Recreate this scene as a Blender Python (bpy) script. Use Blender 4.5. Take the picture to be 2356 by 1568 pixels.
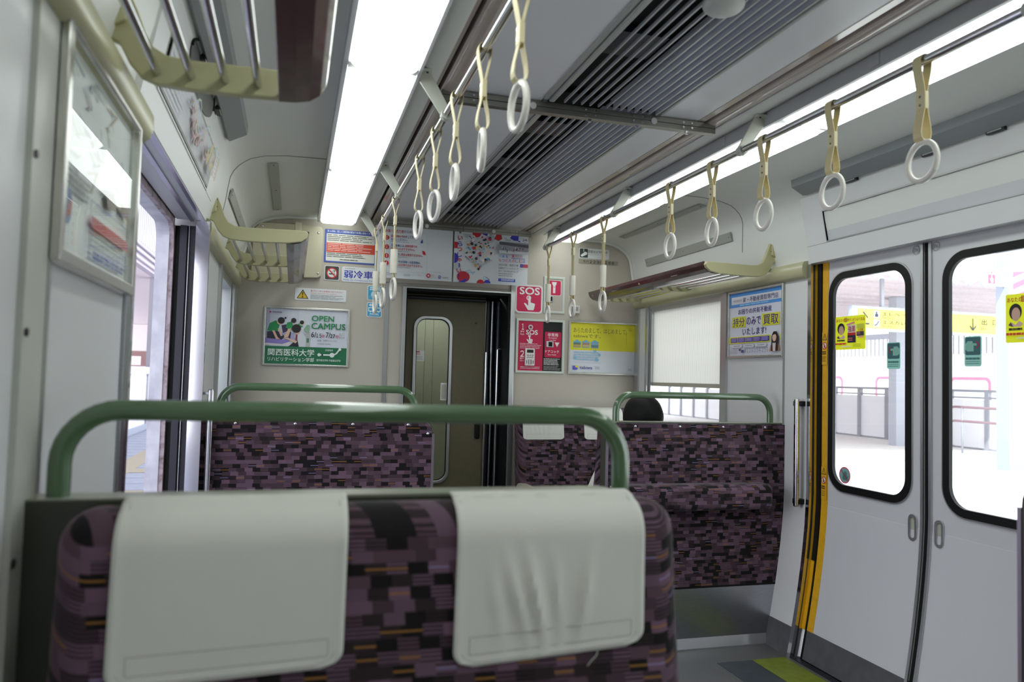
import bpy, bmesh, math, random
from mathutils import Vector, Matrix
random.seed(7)
PI = math.pi
SC = bpy.context.scene
COL = SC.collection
for o in list(bpy.data.objects): bpy.data.objects.remove(o)

# ------------------------------------------------------------------ camera, sky, lights, exposure
cam_d = bpy.data.cameras.new('camera'); cam = bpy.data.objects.new('camera', cam_d); COL.objects.link(cam)
SC.camera = cam
YAW, PIT, ROL = 0.27686, 0.048252, 0.0262855
fw = Vector((math.sin(YAW)*math.cos(PIT), math.cos(YAW)*math.cos(PIT), math.sin(PIT)))
r0 = Vector((math.cos(YAW), -math.sin(YAW), 0)); u0 = r0.cross(fw)
rt = math.cos(ROL)*r0 + math.sin(ROL)*u0; up = rt.cross(fw)
CAM = Vector((-0.99, 0.0, 1.245))
mw = Matrix((( rt.x, up.x, -fw.x, CAM.x), (rt.y, up.y, -fw.y, CAM.y), (rt.z, up.z, -fw.z, CAM.z), (0, 0, 0, 1)))
cam.matrix_world = mw
cam_d.sensor_width = 36.0; cam_d.lens = 1766.1/2356*36.0
cam_d.clip_start = 0.02; cam_d.clip_end = 300
cam_d.dof.use_dof = True; cam_d.dof.focus_distance = 4.3; cam_d.dof.aperture_fstop = 3.6

W = bpy.data.worlds.new('sky'); SC.world = W; W.use_nodes = True
bg = W.node_tree.nodes['Background']; bg.inputs[0].default_value = (0.90, 0.92, 1.0, 1); bg.inputs[1].default_value = 6.0
LAMP_STRENGTH = 7.5          # the ceiling light diffusers
sun_d = bpy.data.lights.new('sun', 'SUN'); sun_d.energy = 7.0; sun_d.angle = math.radians(1.0)
sun = bpy.data.objects.new('sun', sun_d); COL.objects.link(sun)
sun.rotation_euler = (math.radians(24), math.radians(-40), 0)
SC.view_settings.view_transform = 'Standard'; SC.view_settings.look = 'None'
SC.view_settings.gamma = 1.0; SC.view_settings.use_curve_mapping = False
SC.view_settings.exposure = -0.6
SC.cycles.use_denoising = True
SC.cycles.max_bounces = 10; SC.cycles.diffuse_bounces = 6; SC.cycles.glossy_bounces = 4
SC.cycles.transparent_max_bounces = 12
SC.cycles.caustics_reflective = False; SC.cycles.caustics_refractive = False
SC.cycles.sample_clamp_indirect = 6.0

# ------------------------------------------------------------------ materials
def lin(c):
    c = c/255.0
    return c/12.92 if c <= 0.04045 else ((c+0.055)/1.055)**2.4
def rgb(h):
    return (lin(int(h[0:2], 16)), lin(int(h[2:4], 16)), lin(int(h[4:6], 16)), 1.0)
_M = {}
def mat(key, col='cccccc', rough=0.5, metal=0.0, coat=0.0, bump=None, emit=0, spec=0.5):
    if key in _M: return _M[key]
    m = bpy.data.materials.new(key); m.use_nodes = True; _M[key] = m
    nt = m.node_tree; b = nt.nodes['Principled BSDF']
    b.inputs['Base Color'].default_value = rgb(col); b.inputs['Roughness'].default_value = rough
    b.inputs['Metallic'].default_value = metal; b.inputs['Coat Weight'].default_value = coat
    b.inputs['Coat Roughness'].default_value = 0.06
    b.inputs['Specular IOR Level'].default_value = spec
    m.diffuse_color = rgb(col)
    if emit:
        b.inputs['Emission Color'].default_value = rgb(col); b.inputs['Emission Strength'].default_value = emit
    if bump:
        sc, st = bump
        tc = nt.nodes.new('ShaderNodeTexCoord'); n = nt.nodes.new('ShaderNodeTexNoise'); bp = nt.nodes.new('ShaderNodeBump')
        n.inputs['Scale'].default_value = sc; n.inputs['Detail'].default_value = 3
        bp.inputs['Strength'].default_value = st; bp.inputs['Distance'].default_value = 0.002
        nt.links.new(tc.outputs['Object'], n.inputs['Vector']); nt.links.new(n.outputs['Fac'], bp.inputs['Height'])
        nt.links.new(bp.outputs['Normal'], b.inputs['Normal'])
    return m
def noisy(key, c1, c2, scale, rough=0.5, metal=0.0, stretch=(1, 1, 1), lo=0.35, hi=0.65, bump=0.0):
    m = mat(key, c1, rough, metal); nt = m.node_tree; b = nt.nodes['Principled BSDF']
    tc = nt.nodes.new('ShaderNodeTexCoord'); mp = nt.nodes.new('ShaderNodeMapping'); n = nt.nodes.new('ShaderNodeTexNoise'); r = nt.nodes.new('ShaderNodeValToRGB')
    mp.inputs['Scale'].default_value = stretch; n.inputs['Scale'].default_value = scale; n.inputs['Detail'].default_value = 4
    r.color_ramp.elements[0].position = lo; r.color_ramp.elements[0].color = rgb(c1)
    r.color_ramp.elements[1].position = hi; r.color_ramp.elements[1].color = rgb(c2)
    L = nt.links.new
    L(tc.outputs['Object'], mp.inputs['Vector']); L(mp.outputs['Vector'], n.inputs['Vector']); L(n.outputs['Fac'], r.inputs['Fac']); L(r.outputs['Color'], b.inputs['Base Color'])
    if bump:
        bp = nt.nodes.new('ShaderNodeBump'); bp.inputs['Strength'].default_value = bump; bp.inputs['Distance'].default_value = 0.002
        L(n.outputs['Fac'], bp.inputs['Height']); L(bp.outputs['Normal'], b.inputs['Normal'])
    return m
def glass_mat(key, tint='ffffff', refl=1.0):
    m = bpy.data.materials.new(key); m.use_nodes = True; _M[key] = m; nt = m.node_tree; nt.nodes.clear()
    out = nt.nodes.new('ShaderNodeOutputMaterial'); mix = nt.nodes.new('ShaderNodeMixShader'); t = nt.nodes.new('ShaderNodeBsdfTransparent'); g = nt.nodes.new('ShaderNodeBsdfGlossy')
    lw = nt.nodes.new('ShaderNodeLayerWeight'); lw.inputs['Blend'].default_value = 0.5
    pw = nt.nodes.new('ShaderNodeMath'); pw.operation = 'POWER'; pw.inputs[1].default_value = 4.5
    fr = nt.nodes.new('ShaderNodeMath'); fr.operation = 'MULTIPLY_ADD'; fr.inputs[1].default_value = 0.9*refl; fr.inputs[2].default_value = 0.045*refl
    nt.links.new(lw.outputs['Facing'], pw.inputs[0]); nt.links.new(pw.outputs[0], fr.inputs[0])
    t.inputs['Color'].default_value = rgb(tint); g.inputs['Roughness'].default_value = 0.01
    L = nt.links.new
    L(fr.outputs[0], mix.inputs[0]); L(t.outputs[0], mix.inputs[1]); L(g.outputs[0], mix.inputs[2]); L(mix.outputs[0], out.inputs[0])
    return m
def fabric_mat(key):
    m = mat(key, '5a4350', 0.85, 0, 0, None, 0, 0.25); nt = m.node_tree; b = nt.nodes['Principled BSDF']; L = nt.links.new
    b.inputs['Sheen Weight'].default_value = 0.12; b.inputs['Sheen Roughness'].default_value = 0.4
    def mth(op, a, c=None, d=None):
        n = nt.nodes.new('ShaderNodeMath'); n.operation = op
        for i, v in enumerate((a, c, d)):
            if v is None: continue
            if isinstance(v, (int, float)): n.inputs[i].default_value = v
            else: L(v, n.inputs[i])
        return n.outputs[0]
    def wn(x, y=None):
        cb = nt.nodes.new('ShaderNodeCombineXYZ'); L(x, cb.inputs[0])
        if y is not None: L(y, cb.inputs[1])
        n = nt.nodes.new('ShaderNodeTexWhiteNoise'); n.noise_dimensions = '3D'; L(cb.outputs[0], n.inputs['Vector'])
        return n
    tc = nt.nodes.new('ShaderNodeTexCoord'); sp = nt.nodes.new('ShaderNodeSeparateXYZ'); L(tc.outputs['Object'], sp.inputs[0])
    u = mth('MULTIPLY_ADD', sp.outputs[1], 0.6, sp.outputs[0]); v = mth('MULTIPLY_ADD', sp.outputs[1], -0.8, sp.outputs[2])
    r = mth('FLOOR', mth('DIVIDE', v, 0.0155)); fv = mth('FRACT', mth('DIVIDE', v, 0.0155))
    w1 = wn(r)
    uu = mth('MULTIPLY_ADD', w1.outputs['Value'], 0.07, u)
    c = mth('FLOOR', mth('DIVIDE', uu, 0.030))
    w2 = wn(c, r); s2 = nt.nodes.new('ShaderNodeSeparateColor'); L(w2.outputs['Color'], s2.inputs[0])
    ramp = nt.nodes.new('ShaderNodeValToRGB'); ramp.color_ramp.interpolation = 'CONSTANT'
    els = ramp.color_ramp.elements
    els[0].position = 0; els[0].color = rgb('120d0f'); els[1].position = 0.22; els[1].color = rgb('5f4a59')
    for p, h in ((0.42, '543f49'), (0.6, '43333b'), (0.74, '695061'), (0.9, '2a2023')):
        e = els.new(p); e.color = rgb(h)
    L(s2.outputs[0], ramp.inputs[0])
    # woven stripes in some of the blocks
    f3 = mth('FRACT', mth('DIVIDE', v, 0.0051))
    st = mth('MULTIPLY', mth('GREATER_THAN', f3, 0.5), mth('GREATER_THAN', s2.outputs[1], 0.55))
    mx = nt.nodes.new('ShaderNodeMixRGB'); mx.inputs[2].default_value = rgb('161012'); L(mth('MULTIPLY', st, 0.8), mx.inputs[0]); L(ramp.outputs[0], mx.inputs[1])
    band = mth('MULTIPLY', mth('GREATER_THAN', fv, 0.42), mth('LESS_THAN', fv, 0.58))
    og = mth('MULTIPLY', band, mth('GREATER_THAN', s2.outputs[2], 0.9))
    m2 = nt.nodes.new('ShaderNodeMixRGB'); m2.inputs[2].default_value = rgb('96682f'); L(mth('MULTIPLY', og, 0.8), m2.inputs[0]); L(mx.outputs[0], m2.inputs[1])
    lv = mth('MULTIPLY', band, mth('LESS_THAN', s2.outputs[2], 0.045))
    m3 = nt.nodes.new('ShaderNodeMixRGB'); m3.inputs[2].default_value = rgb('8a80a8'); L(mth('MULTIPLY', lv, 0.7), m3.inputs[0]); L(m2.outputs[0], m3.inputs[1])
    L(m3.outputs[0], b.inputs['Base Color'])
    ns = nt.nodes.new('ShaderNodeTexNoise'); ns.inputs['Scale'].default_value = 900; L(tc.outputs['Object'], ns.inputs['Vector'])
    bp = nt.nodes.new('ShaderNodeBump'); bp.inputs['Strength'].default_value = 0.25; bp.inputs['Distance'].default_value = 0.001; L(ns.outputs['Fac'], bp.inputs['Height']); L(bp.outputs[0], b.inputs['Normal'])
    return m
def blind_mat(key):
    m = bpy.data.materials.new(key); m.use_nodes = True; _M[key] = m; nt = m.node_tree; nt.nodes.clear(); L = nt.links.new
    out = nt.nodes.new('ShaderNodeOutputMaterial'); mix = nt.nodes.new('ShaderNodeMixShader'); d = nt.nodes.new('ShaderNodeBsdfDiffuse'); t = nt.nodes.new('ShaderNodeBsdfTranslucent')
    tc = nt.nodes.new('ShaderNodeTexCoord'); wv = nt.nodes.new('ShaderNodeTexWave'); wv.bands_direction = 'Y'; wv.inputs['Scale'].default_value = 26
    r = nt.nodes.new('ShaderNodeValToRGB'); r.color_ramp.elements[0].color = rgb('d6d4ce'); r.color_ramp.elements[1].color = rgb('f2f1ee'); r.color_ramp.elements[0].position = 0.05; r.color_ramp.elements[1].position = 0.5
    L(tc.outputs['Object'], wv.inputs[0]); L(wv.outputs['Fac'], r.inputs[0]); L(r.outputs[0], d.inputs[0]); L(r.outputs[0], t.inputs[0])
    mix.inputs[0].default_value = 0.5; L(d.outputs[0], mix.inputs[1]); L(t.outputs[0], mix.inputs[2]); L(mix.outputs[0], out.inputs[0])
    return m

white = mat('white wall panel', 'd8d9da', 0.38, bump=(220, 0.05))
coving = mat('white coving', 'e0e2de', 0.42)
greyceil = mat('grey ceiling panel', 'ececf0', 0.32)
beige = noisy('beige end wall', 'bdb6aa', 'c3bcb0', 260, 0.5)
band_m = mat('greenish beige rack rail', 'b4b190', 0.3)
alu = mat('aluminium trim', 'c8cacc', 0.28, 0.85)
chrome = mat('chrome tube', 'd8d8dc', 0.12, 1.0)
steel = noisy('brushed stainless', 'a9acb2', 'b9bcc2', 40, 0.3, 1.0, (1, 1, 30))
dsteel = mat('dull steel beam', '9a9890', 0.35, 0.9)
lamp_m = mat('lamp diffuser', 'f8fffb', 0.5, emit=LAMP_STRENGTH)
plastic = mat('white lamp housing', 'd2d4d0', 0.4)
lampgrey = mat('grey lamp housing', 'b3b4b8', 0.4)
black = mat('black rubber', '050506', 0.55, spec=0.3)
dark = mat('dark void', '050506', 0.8)
pinkstrip = mat('glossy pinkish strip', 'bdb0a8', 0.12, 0, 0.5)
slat_m = mat('grey louvre metal', 'd2d4de', 0.4)
rod_m = mat('louvre rod', 'c2c4c6', 0.35, 0.3)
framegrey = mat('louvre frame', 'b9bdba', 0.35, 0.3)
green = mat('green painted tube', '4e6a4a', 0.25, 0, 1.0)
shell_m = mat('grey green seat shell', '383a30', 0.42)
shell_lit = mat('seat shell lit top', '8f9482', 0.3)  # paler shell colour: the light reflected by the top face is painted in
fabric = fabric_mat('patterned moquette')
piping = mat('moquette piping', '33262b', 0.8)
cloth = mat('white headrest cloth', 'd0d0c8', 0.85, bump=(700, 0.25))
stitch = mat('stitch line', '9b9a92', 0.9)
cream = mat('cream strap', 'dccfa0', 0.45)
yellowcream = mat('cream strap inside', 'd8b968', 0.45)
ringw = mat('white ring plastic', 'ece8e0', 0.22, 0, 0.3)
sleeve = mat('white sleeve', 'e9e5d6', 0.4)
rackbeige = mat('rack bracket beige', 'b7b48c', 0.4)
maroon = mat('maroon rack board', '4a2d2f', 0.25, 0, 0.3)
doorw = mat('door panel', 'cccdd2', 0.33, bump=(160, 0.04))
yellow = noisy('yellow door edge', 'e0ab1c', 'd6a018', 30, 0.45)
kick = noisy('dark grey kick strip', '4b4b4e', '57565a', 18, 0.5)
floor_m = noisy('grey rubber floor', '56575a', '6a6a68', 240, 0.45, bump=0.1)
floor_y = noisy('yellow green floor marking', '7d8a22', '6f7a20', 26, 0.4)
floor_d = noisy('dark floor marking', '333c42', '3c454b', 30, 0.4)
olive = noisy('olive gangway door', '645e48', '6a644e', 40, 0.5, 0, (8, 8, 1))
darkgrey = mat('dark grey metal', '2b2c30', 0.4, 0.3)
navy = mat('dark blue rubber', '1b1a2c', 0.4)
dirty = noisy('stained steel edge', 'b9aab2', '6d5a5a', 30, 0.6, 0.2, (1, 1, 1), 0.45, 0.75)
whitesteel = noisy('white painted edge', 'dcdce6', 'c4c2d0', 14, 0.4)
lav = mat('anodised header strip', 'aaa6bd', 0.28, 0.75)
glass = glass_mat('door glass', 'f4fbf8')
glassg = glass_mat('gangway glass', 'd5d8d0')
blind = blind_mat('roller blind cloth')
ledge_m = mat('grey ledge', '8b9092', 0.4)
hair_m = mat('black hair', '060505', 0.6, bump=(300, 0.4), spec=0.25)
skin_m = mat('skin', 'd9a98a', 0.55)
shirt_m = mat('white shirt', 'e6e4dc', 0.8)
trouser_m = mat('dark trousers', '23242c', 0.8)
shoe_m = mat('black shoe', '101010', 0.4)
concrete = noisy('pale platform concrete', 'dcdcd8', 'e6e6e2', 6, 0.8)
tactile = mat('pale tactile strip', 'cfc9a0', 0.8)
platroof = noisy('pinkish platform roof', 'cfc3c8', 'd8ccd0', 20, 0.7)
fence_m = mat('grey fence metal', '9a9aa2', 0.5)
fencepane = mat('white fence panel', 'ececf0', 0.6)
trainw = mat('pale train body', 'eceae8', 0.5)
trainr = mat('pink red train trim', 'd0607a', 0.5)
tile = noisy('platform tiles', '7f8594', '8a90a0', 12, 0.7)
tiley = mat('yellow tactile paving', '918a78', 0.75)
pframe = mat('poster frame', 'cfcfca', 0.25, 0.8)
def ink(h):
    return mat('ink '+h, h, 0.55)
def film(h):       # print on a thin film stuck to glass: daylight shines through it
    k = 'film print '+h
    if k in _M: return _M[k]
    m = mat(k, h, 0.55); nt = m.node_tree; b = nt.nodes['Principled BSDF']; out = nt.nodes['Material Output']
    t = nt.nodes.new('ShaderNodeBsdfTranslucent'); t.inputs[0].default_value = rgb(h); mx = nt.nodes.new('ShaderNodeMixShader'); mx.inputs[0].default_value = 0.16
    nt.links.new(b.outputs[0], mx.inputs[1]); nt.links.new(t.outputs[0], mx.inputs[2]); nt.links.new(mx.outputs[0], out.inputs[0])
    return m
def gloss(h):
    return mat('gloss print '+h, h, 0.35, 0, 0.4)

# ------------------------------------------------------------------ mesh builder
class MB:
    def __init__(s): s.v = []; s.f = []; s.m = []; s.sm = []; s.mats = []
    def mi(s, m):
        if m not in s.mats: s.mats.append(m)
        return s.mats.index(m)
    def add(s, vs, fs, m, smooth=False, xf=None):
        b = len(s.v); k = s.mi(m)
        s.v += [tuple(xf @ Vector(p)) if xf else tuple(p) for p in vs]
        for f in fs: s.f.append([b+i for i in f]); s.m.append(k); s.sm.append(smooth)
        return s
    def box(s, x0, x1, y0, y1, z0, z1, m, xf=None):
        vs = [(x, y, z) for x in (x0, x1) for y in (y0, y1) for z in (z0, z1)]
        return s.add(vs, [(0, 1, 3, 2), (4, 6, 7, 5), (0, 4, 5, 1), (2, 3, 7, 6), (0, 2, 6, 4), (1, 5, 7, 3)], m, False, xf)
    def rbox(s, x0, x1, y0, y1, z0, z1, r, m, n=5, fn=None, sub=6):
        # rounded box; each face is a grid, corners rounded with radius r
        def axis(a, b):
            L = [a + r*i/n for i in range(n)]
            L += [a + r + (b-a-2*r)*i/sub for i in range(sub)]
            L += [b - r + r*i/n for i in range(n+1)]
            return L
        ax = [axis(x0, x1), axis(y0, y1), axis(z0, z1)]; lo = (x0, y0, z0); hi = (x1, y1, z1); cache = {}; vs = []; fs = []
        def vid(p):
            key = tuple(round(t, 6) for t in p)
            if key in cache: return cache[key]
            q = [min(max(p[i], lo[i]+r), hi[i]-r) for i in range(3)]
            d = Vector([p[i]-q[i] for i in range(3)])
            if d.length > 1e-9:
                # spherify by angle
                d = Vector([math.tan(max(-1, min(1, t/r))*PI/4) for t in d]).normalized()*r
            w = Vector(q)+d
            if fn: w = Vector(fn(w))
            cache[key] = len(vs); vs.append(w); return cache[key]
        for k in range(3):
            a, b = [(1, 2), (2, 0), (0, 1)][k]
            for side in (0, 1):
                c = hi[k] if side else lo[k]
                for i in range(len(ax[a])-1):
                    for j in range(len(ax[b])-1):
                        q = []
                        for (ii, jj) in ((i, j), (i+1, j), (i+1, j+1), (i, j+1)):
                            p = [0, 0, 0]; p[k] = c; p[a] = ax[a][ii]; p[b] = ax[b][jj]; q.append(vid(p))
                        if not side: q.reverse()
                        fs.append(q)
        return s.add(vs, fs, m, True)
    def prism(s, pts, axis, a0, a1, m, smooth=False, caps=True, closed=True):
        # pts 2D outline, extruded along axis: 'y' -> pts are (x,z); 'x' -> (y,z); 'z' -> (x,y)
        def P(p, a):
            return {'y': (p[0], a, p[1]), 'x': (a, p[0], p[1]), 'z': (p[0], p[1], a)}[axis]
        n = len(pts); vs = [P(p, a0) for p in pts]+[P(p, a1) for p in pts]
        fs = [(i, (i+1) % n, n+(i+1) % n, n+i) for i in range(n if closed else n-1)]
        s.add(vs, fs, m, smooth)
        if caps and closed: s.add(vs, [tuple(range(n-1, -1, -1)), tuple(range(n, 2*n))], m)
        return s
    def strip(s, pts, axis, a0, a1, t, m, smooth=True):
        # open 2D polyline given thickness t (to its left), extruded
        n = len(pts); off = []
        for i in range(n):
            a = Vector(pts[max(i-1, 0)]); b = Vector(pts[min(i+1, n-1)]); d = (b-a).normalized()
            off.append((pts[i][0]-d.y*t, pts[i][1]+d.x*t))
        return s.prism(list(pts)+off[::-1], axis, a0, a1, m, False)
    def tube(s, path, r, m, seg=12, caps=True, closed=False):
        path = [Vector(p) for p in path]; n = len(path); vs = []; fs = []; nrm = None
        for i, p in enumerate(path):
            if closed: t = (path[(i+1) % n]-path[i-1]).normalized()
            else: t = (path[min(i+1, n-1)]-path[max(i-1, 0)]).normalized()
            if nrm is None:
                nrm = t.orthogonal().normalized()
            nrm = (nrm - t*nrm.dot(t)).normalized(); bn = t.cross(nrm)
            rr = r[i] if isinstance(r, (list, tuple)) else r
            for k in range(seg):
                a = 2*PI*k/seg; vs.append(p+nrm*math.cos(a)*rr+bn*math.sin(a)*rr)
        for i in range(n if closed else n-1):
            j = (i+1) % n
            for k in range(seg): fs.append((i*seg+k, i*seg+(k+1) % seg, j*seg+(k+1) % seg, j*seg+k))
        s.add(vs, fs, m, True)
        if caps and not closed: s.add(vs, [tuple(range(seg-1, -1, -1)), tuple(range((n-1)*seg, n*seg))], m)
        return s
    def cyl(s, c, axis, r, h, m, seg=16):
        d = {'x': Vector((1, 0, 0)), 'y': Vector((0, 1, 0)), 'z': Vector((0, 0, 1))}[axis]; c = Vector(c)
        return s.tube([c-d*h/2, c+d*h/2], r, m, seg)
    def grid(s, fn, nu, nv, m, smooth=True):
        vs = [fn(i/nu, j/nv) for j in range(nv+1) for i in range(nu+1)]
        fs = [(j*(nu+1)+i, j*(nu+1)+i+1, (j+1)*(nu+1)+i+1, (j+1)*(nu+1)+i) for j in range(nv) for i in range(nu)]
        return s.add(vs, fs, m, smooth)
    def ellip(s, c, rx, ry, rz, m, nu=18, nv=12, fn=None):
        vs = []; fs = []
        for j in range(nv+1):
            th = PI*j/nv
            for i in range(nu):
                ph = 2*PI*i/nu; d = Vector((math.sin(th)*math.cos(ph), math.sin(th)*math.sin(ph), math.cos(th)))
                p = Vector((c[0]+rx*d.x, c[1]+ry*d.y, c[2]+rz*d.z)); vs.append(Vector(fn(p, d)) if fn else p)
        for j in range(nv):
            for i in range(nu): fs.append((j*nu+i, (j+1)*nu+i, (j+1)*nu+(i+1) % nu, j*nu+(i+1) % nu))
        return s.add(vs, fs, m, True)
    def build(s, name, parent=None, bevel=0, loc=None, solid=0):
        me = bpy.data.meshes.new(name); me.from_pydata([tuple(v) for v in s.v], [], s.f)
        for m in s.mats: me.materials.append(m)
        me.polygons.foreach_set('material_index', s.m); me.polygons.foreach_set('use_smooth', s.sm)
        me.validate(); me.update()
        bm = bmesh.new(); bm.from_mesh(me); bmesh.ops.remove_doubles(bm, verts=bm.verts, dist=1e-6) if len(bm.verts) < 20000 else None
        bmesh.ops.recalc_face_normals(bm, faces=bm.faces)
        for e in bm.edges:
            if len(e.link_faces) == 2 and e.calc_face_angle(0.0) > 0.7: e.smooth = False
        bm.to_mesh(me); bm.free()
        o = bpy.data.objects.new(name, me); COL.objects.link(o)
        if parent: o.parent = parent
        if loc: o.location = loc
        if bevel:
            b = o.modifiers.new('bevel', 'BEVEL'); b.width = bevel; b.segments = 2; b.limit_method = 'ANGLE'
        if solid:
            b = o.modifiers.new('thickness', 'SOLIDIFY'); b.thickness = solid; b.offset = 1
        return o
def tag(o, label=None, cat=None, group=None, kind=None):
    if label: o['label'] = label
    if cat: o['category'] = cat
    if group: o['group'] = group
    if kind: o['kind'] = kind
    return o
def struct(o): o['kind'] = 'structure'; return o
def thing(name, label, cat, loc=(0, 0, 0), rz=0, group=None):
    o = bpy.data.objects.new(name, None); COL.objects.link(o); o.location = loc; o.rotation_euler = (0, 0, rz)
    o.empty_display_size = 0.1
    return tag(o, label, cat, group)
def dup(root, loc, rz=0, label=None, group=None):
    def cp(o, par):
        c = o.copy(); COL.objects.link(c)
        if par: c.parent = par
        for ch in list(o.children): cp(ch, c)
        return c
    r = cp(root, None); r.location = loc; r.rotation_euler = (0, 0, rz)
    if label: r['label'] = label
    if group: r['group'] = group
    return r

# ------------------------------------------------------------------ flat printed art (signs, posters, stickers)
_tc = {}
def text_mesh(s, bold):
    k = (s, bold)
    if k not in _tc:
        c = bpy.data.curves.new('t', 'FONT'); c.body = s; c.size = 1; c.resolution_u = 3; c.offset = bold
        o = bpy.data.objects.new('t', c); COL.objects.link(o)
        me = bpy.data.meshes.new_from_object(o.evaluated_get(bpy.context.evaluated_depsgraph_get()))
        vs = [v.co.copy() for v in me.vertices]; fs = [tuple(p.vertices) for p in me.polygons]
        bpy.data.objects.remove(o); bpy.data.curves.remove(c); bpy.data.meshes.remove(me)
        _tc[k] = (vs, fs)
    return _tc[k]
class Art:
    """flat print on a rectangle; u to the right, v DOWN from the top, both 0..1; layers are stacked thin prints"""
    def __init__(s, origin, U, V, N, w, h, mk=ink, step=0.00025):
        s.o = Vector(origin); s.U = Vector(U); s.V = Vector(V); s.N = Vector(N); s.w = w; s.h = h; s.mb = MB(); s.n = 0; s.mk = mk; s.step = step
    def P(s, u, v, k=None):
        return s.o + s.U*(u*s.w) + s.V*((1-v)*s.h) + s.N*(s.step*(s.n if k is None else k))
    def nx(s, c):
        s.n += 1
        return s.mk(c) if isinstance(c, str) else c
    def poly(s, pts, c):
        m = s.nx(c); s.mb.add([s.P(*p) for p in pts], [tuple(range(len(pts)))], m); return s
    def rect(s, u0, v0, u1, v1, c): return s.poly([(u0, v0), (u1, v0), (u1, v1), (u0, v1)], c)
    def rrect(s, u0, v0, u1, v1, r, c, n=5):
        # r in units of panel width
        ru = r; rv = r*s.w/s.h; pts = []
        for cu, cv, a0 in ((u1-ru, v0+rv, -90), (u1-ru, v1-rv, 0), (u0+ru, v1-rv, 90), (u0+ru, v0+rv, 180)):
            for i in range(n+1):
                a = math.radians(a0+90*i/n); pts.append((cu+ru*math.cos(a), cv+rv*math.sin(a)))
        return s.poly(pts, c)
    def disc(s, u, v, r, c, n=24, ry=None, a0=0, a1=360):
        rv = (ry if ry else r*s.w/s.h); full = (a1-a0 == 360)
        pts = [(u+r*math.cos(math.radians(a0+(a1-a0)*i/n)), v+rv*math.sin(math.radians(a0+(a1-a0)*i/n))) for i in range(n if full else n+1)]
        return s.poly(pts, c)
    def ring(s, u, v, r, t, c, n=28):
        m = s.nx(c); k = s.w/s.h; vs = []
        for i in range(n):
            a = 2*PI*i/n
            vs += [s.P(u+r*math.cos(a), v+r*k*math.sin(a)), s.P(u+(r-t)*math.cos(a), v+(r-t)*k*math.sin(a))]
        s.mb.add(vs, [(2*i, (2*i+2) % (2*n), (2*i+3) % (2*n), 2*i+1) for i in range(n)], m); return s
    def line(s, pts, t, c):
        m = s.nx(c); k = s.w/s.h
        for (a, b) in zip(pts, pts[1:]):
            du, dv = b[0]-a[0], (b[1]-a[1])/k; L = math.hypot(du, dv) or 1; nu, nv = -dv/L*t/2, du/L*t/2*k
            s.mb.add([s.P(a[0]+nu, a[1]+nv), s.P(b[0]+nu, b[1]+nv), s.P(b[0]-nu, b[1]-nv), s.P(a[0]-nu, a[1]-nv)], [(0, 1, 2, 3)], m)
        return s
    def text(s, t, u0, v0, u1, v1, c, bold=0.0, rot=0):
        m = s.nx(c); vs, fs = text_mesh(t, 0.0)
        if not vs: return s
        x0 = min(v.x for v in vs); x1 = max(v.x for v in vs); y0 = min(v.y for v in vs); y1 = max(v.y for v in vs)
        e = bold*(v1-v0)*s.h*0.9            # heavier lettering: the same strokes laid down again, slightly shifted
        for i, (du, dv) in enumerate(((0, 0),) if not bold else ((e, e), (-e, e), (e, -e), (-e, -e))):
            s.mb.add([s.P(u0+(v.x-x0)/(x1-x0)*(u1-u0)+du/s.w, v1+(v.y-y0)/(y1-y0)*(v0-v1)+dv/s.h, s.n-0.6+0.2*i) for v in vs], fs, m)
        return s
    def bars(s, u0, v0, u1, v1, n, c, fill=0.45, jit=0.25):
        # unreadably small lines of print
        m = s.nx(c); h = (v1-v0)/n
        for i in range(n):
            e = u1-(u1-u0)*random.random()*jit
            a, b = v0+h*i, v0+h*(i+fill)
            x = u0
            while x < e:
                L = min((u1-u0)*random.uniform(0.08, 0.3), e-x)
                s.mb.add([s.P(x, a), s.P(x+L, a), s.P(x+L, b), s.P(x, b)], [(0, 1, 2, 3)], m); x += L+(u1-u0)*0.02
        return s
    def hand(s, u, v, w, h, c):
        # pointing hand, index finger up
        P = [(0.42, 0.0), (0.56, 0.0), (0.60, 0.05), (0.60, 0.42), (0.98, 0.5), (1.0, 0.58), (0.92, 0.9), (0.86, 1.0), (0.36, 1.0), (0.28, 0.88), (0.0, 0.52), (0.06, 0.46), (0.16, 0.5), (0.38, 0.68), (0.38, 0.05)]
        return s.poly([(u+a*w, v+b*h) for a, b in P], c)
    def build(s, name, parent=None):
        o = s.mb.build(name, parent); return o
def end_art(x0, z0, x1, z1, y=5.0, mk=ink, off=0.003):
    return Art((x0, y-off, z0), (1, 0, 0), (0, 0, 1), (0, -1, 0), x1-x0, z1-z0, mk)
def right_art(y0, z0, y1, z1, x, mk=ink, off=0.003):     # y0 is the far (left in view) edge
    return Art((x-off, y0, z0), (0, -1, 0), (0, 0, 1), (-1, 0, 0), y0-y1, z1-z0, mk)
def sticker_end(name, label, cat, x0, z0, x1, z1, fill, y=5.0, group=None, border=None, r=0.0, parts=None):
    t = thing(name, label, cat, (0, 0, 0), 0, group)
    return t

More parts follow.
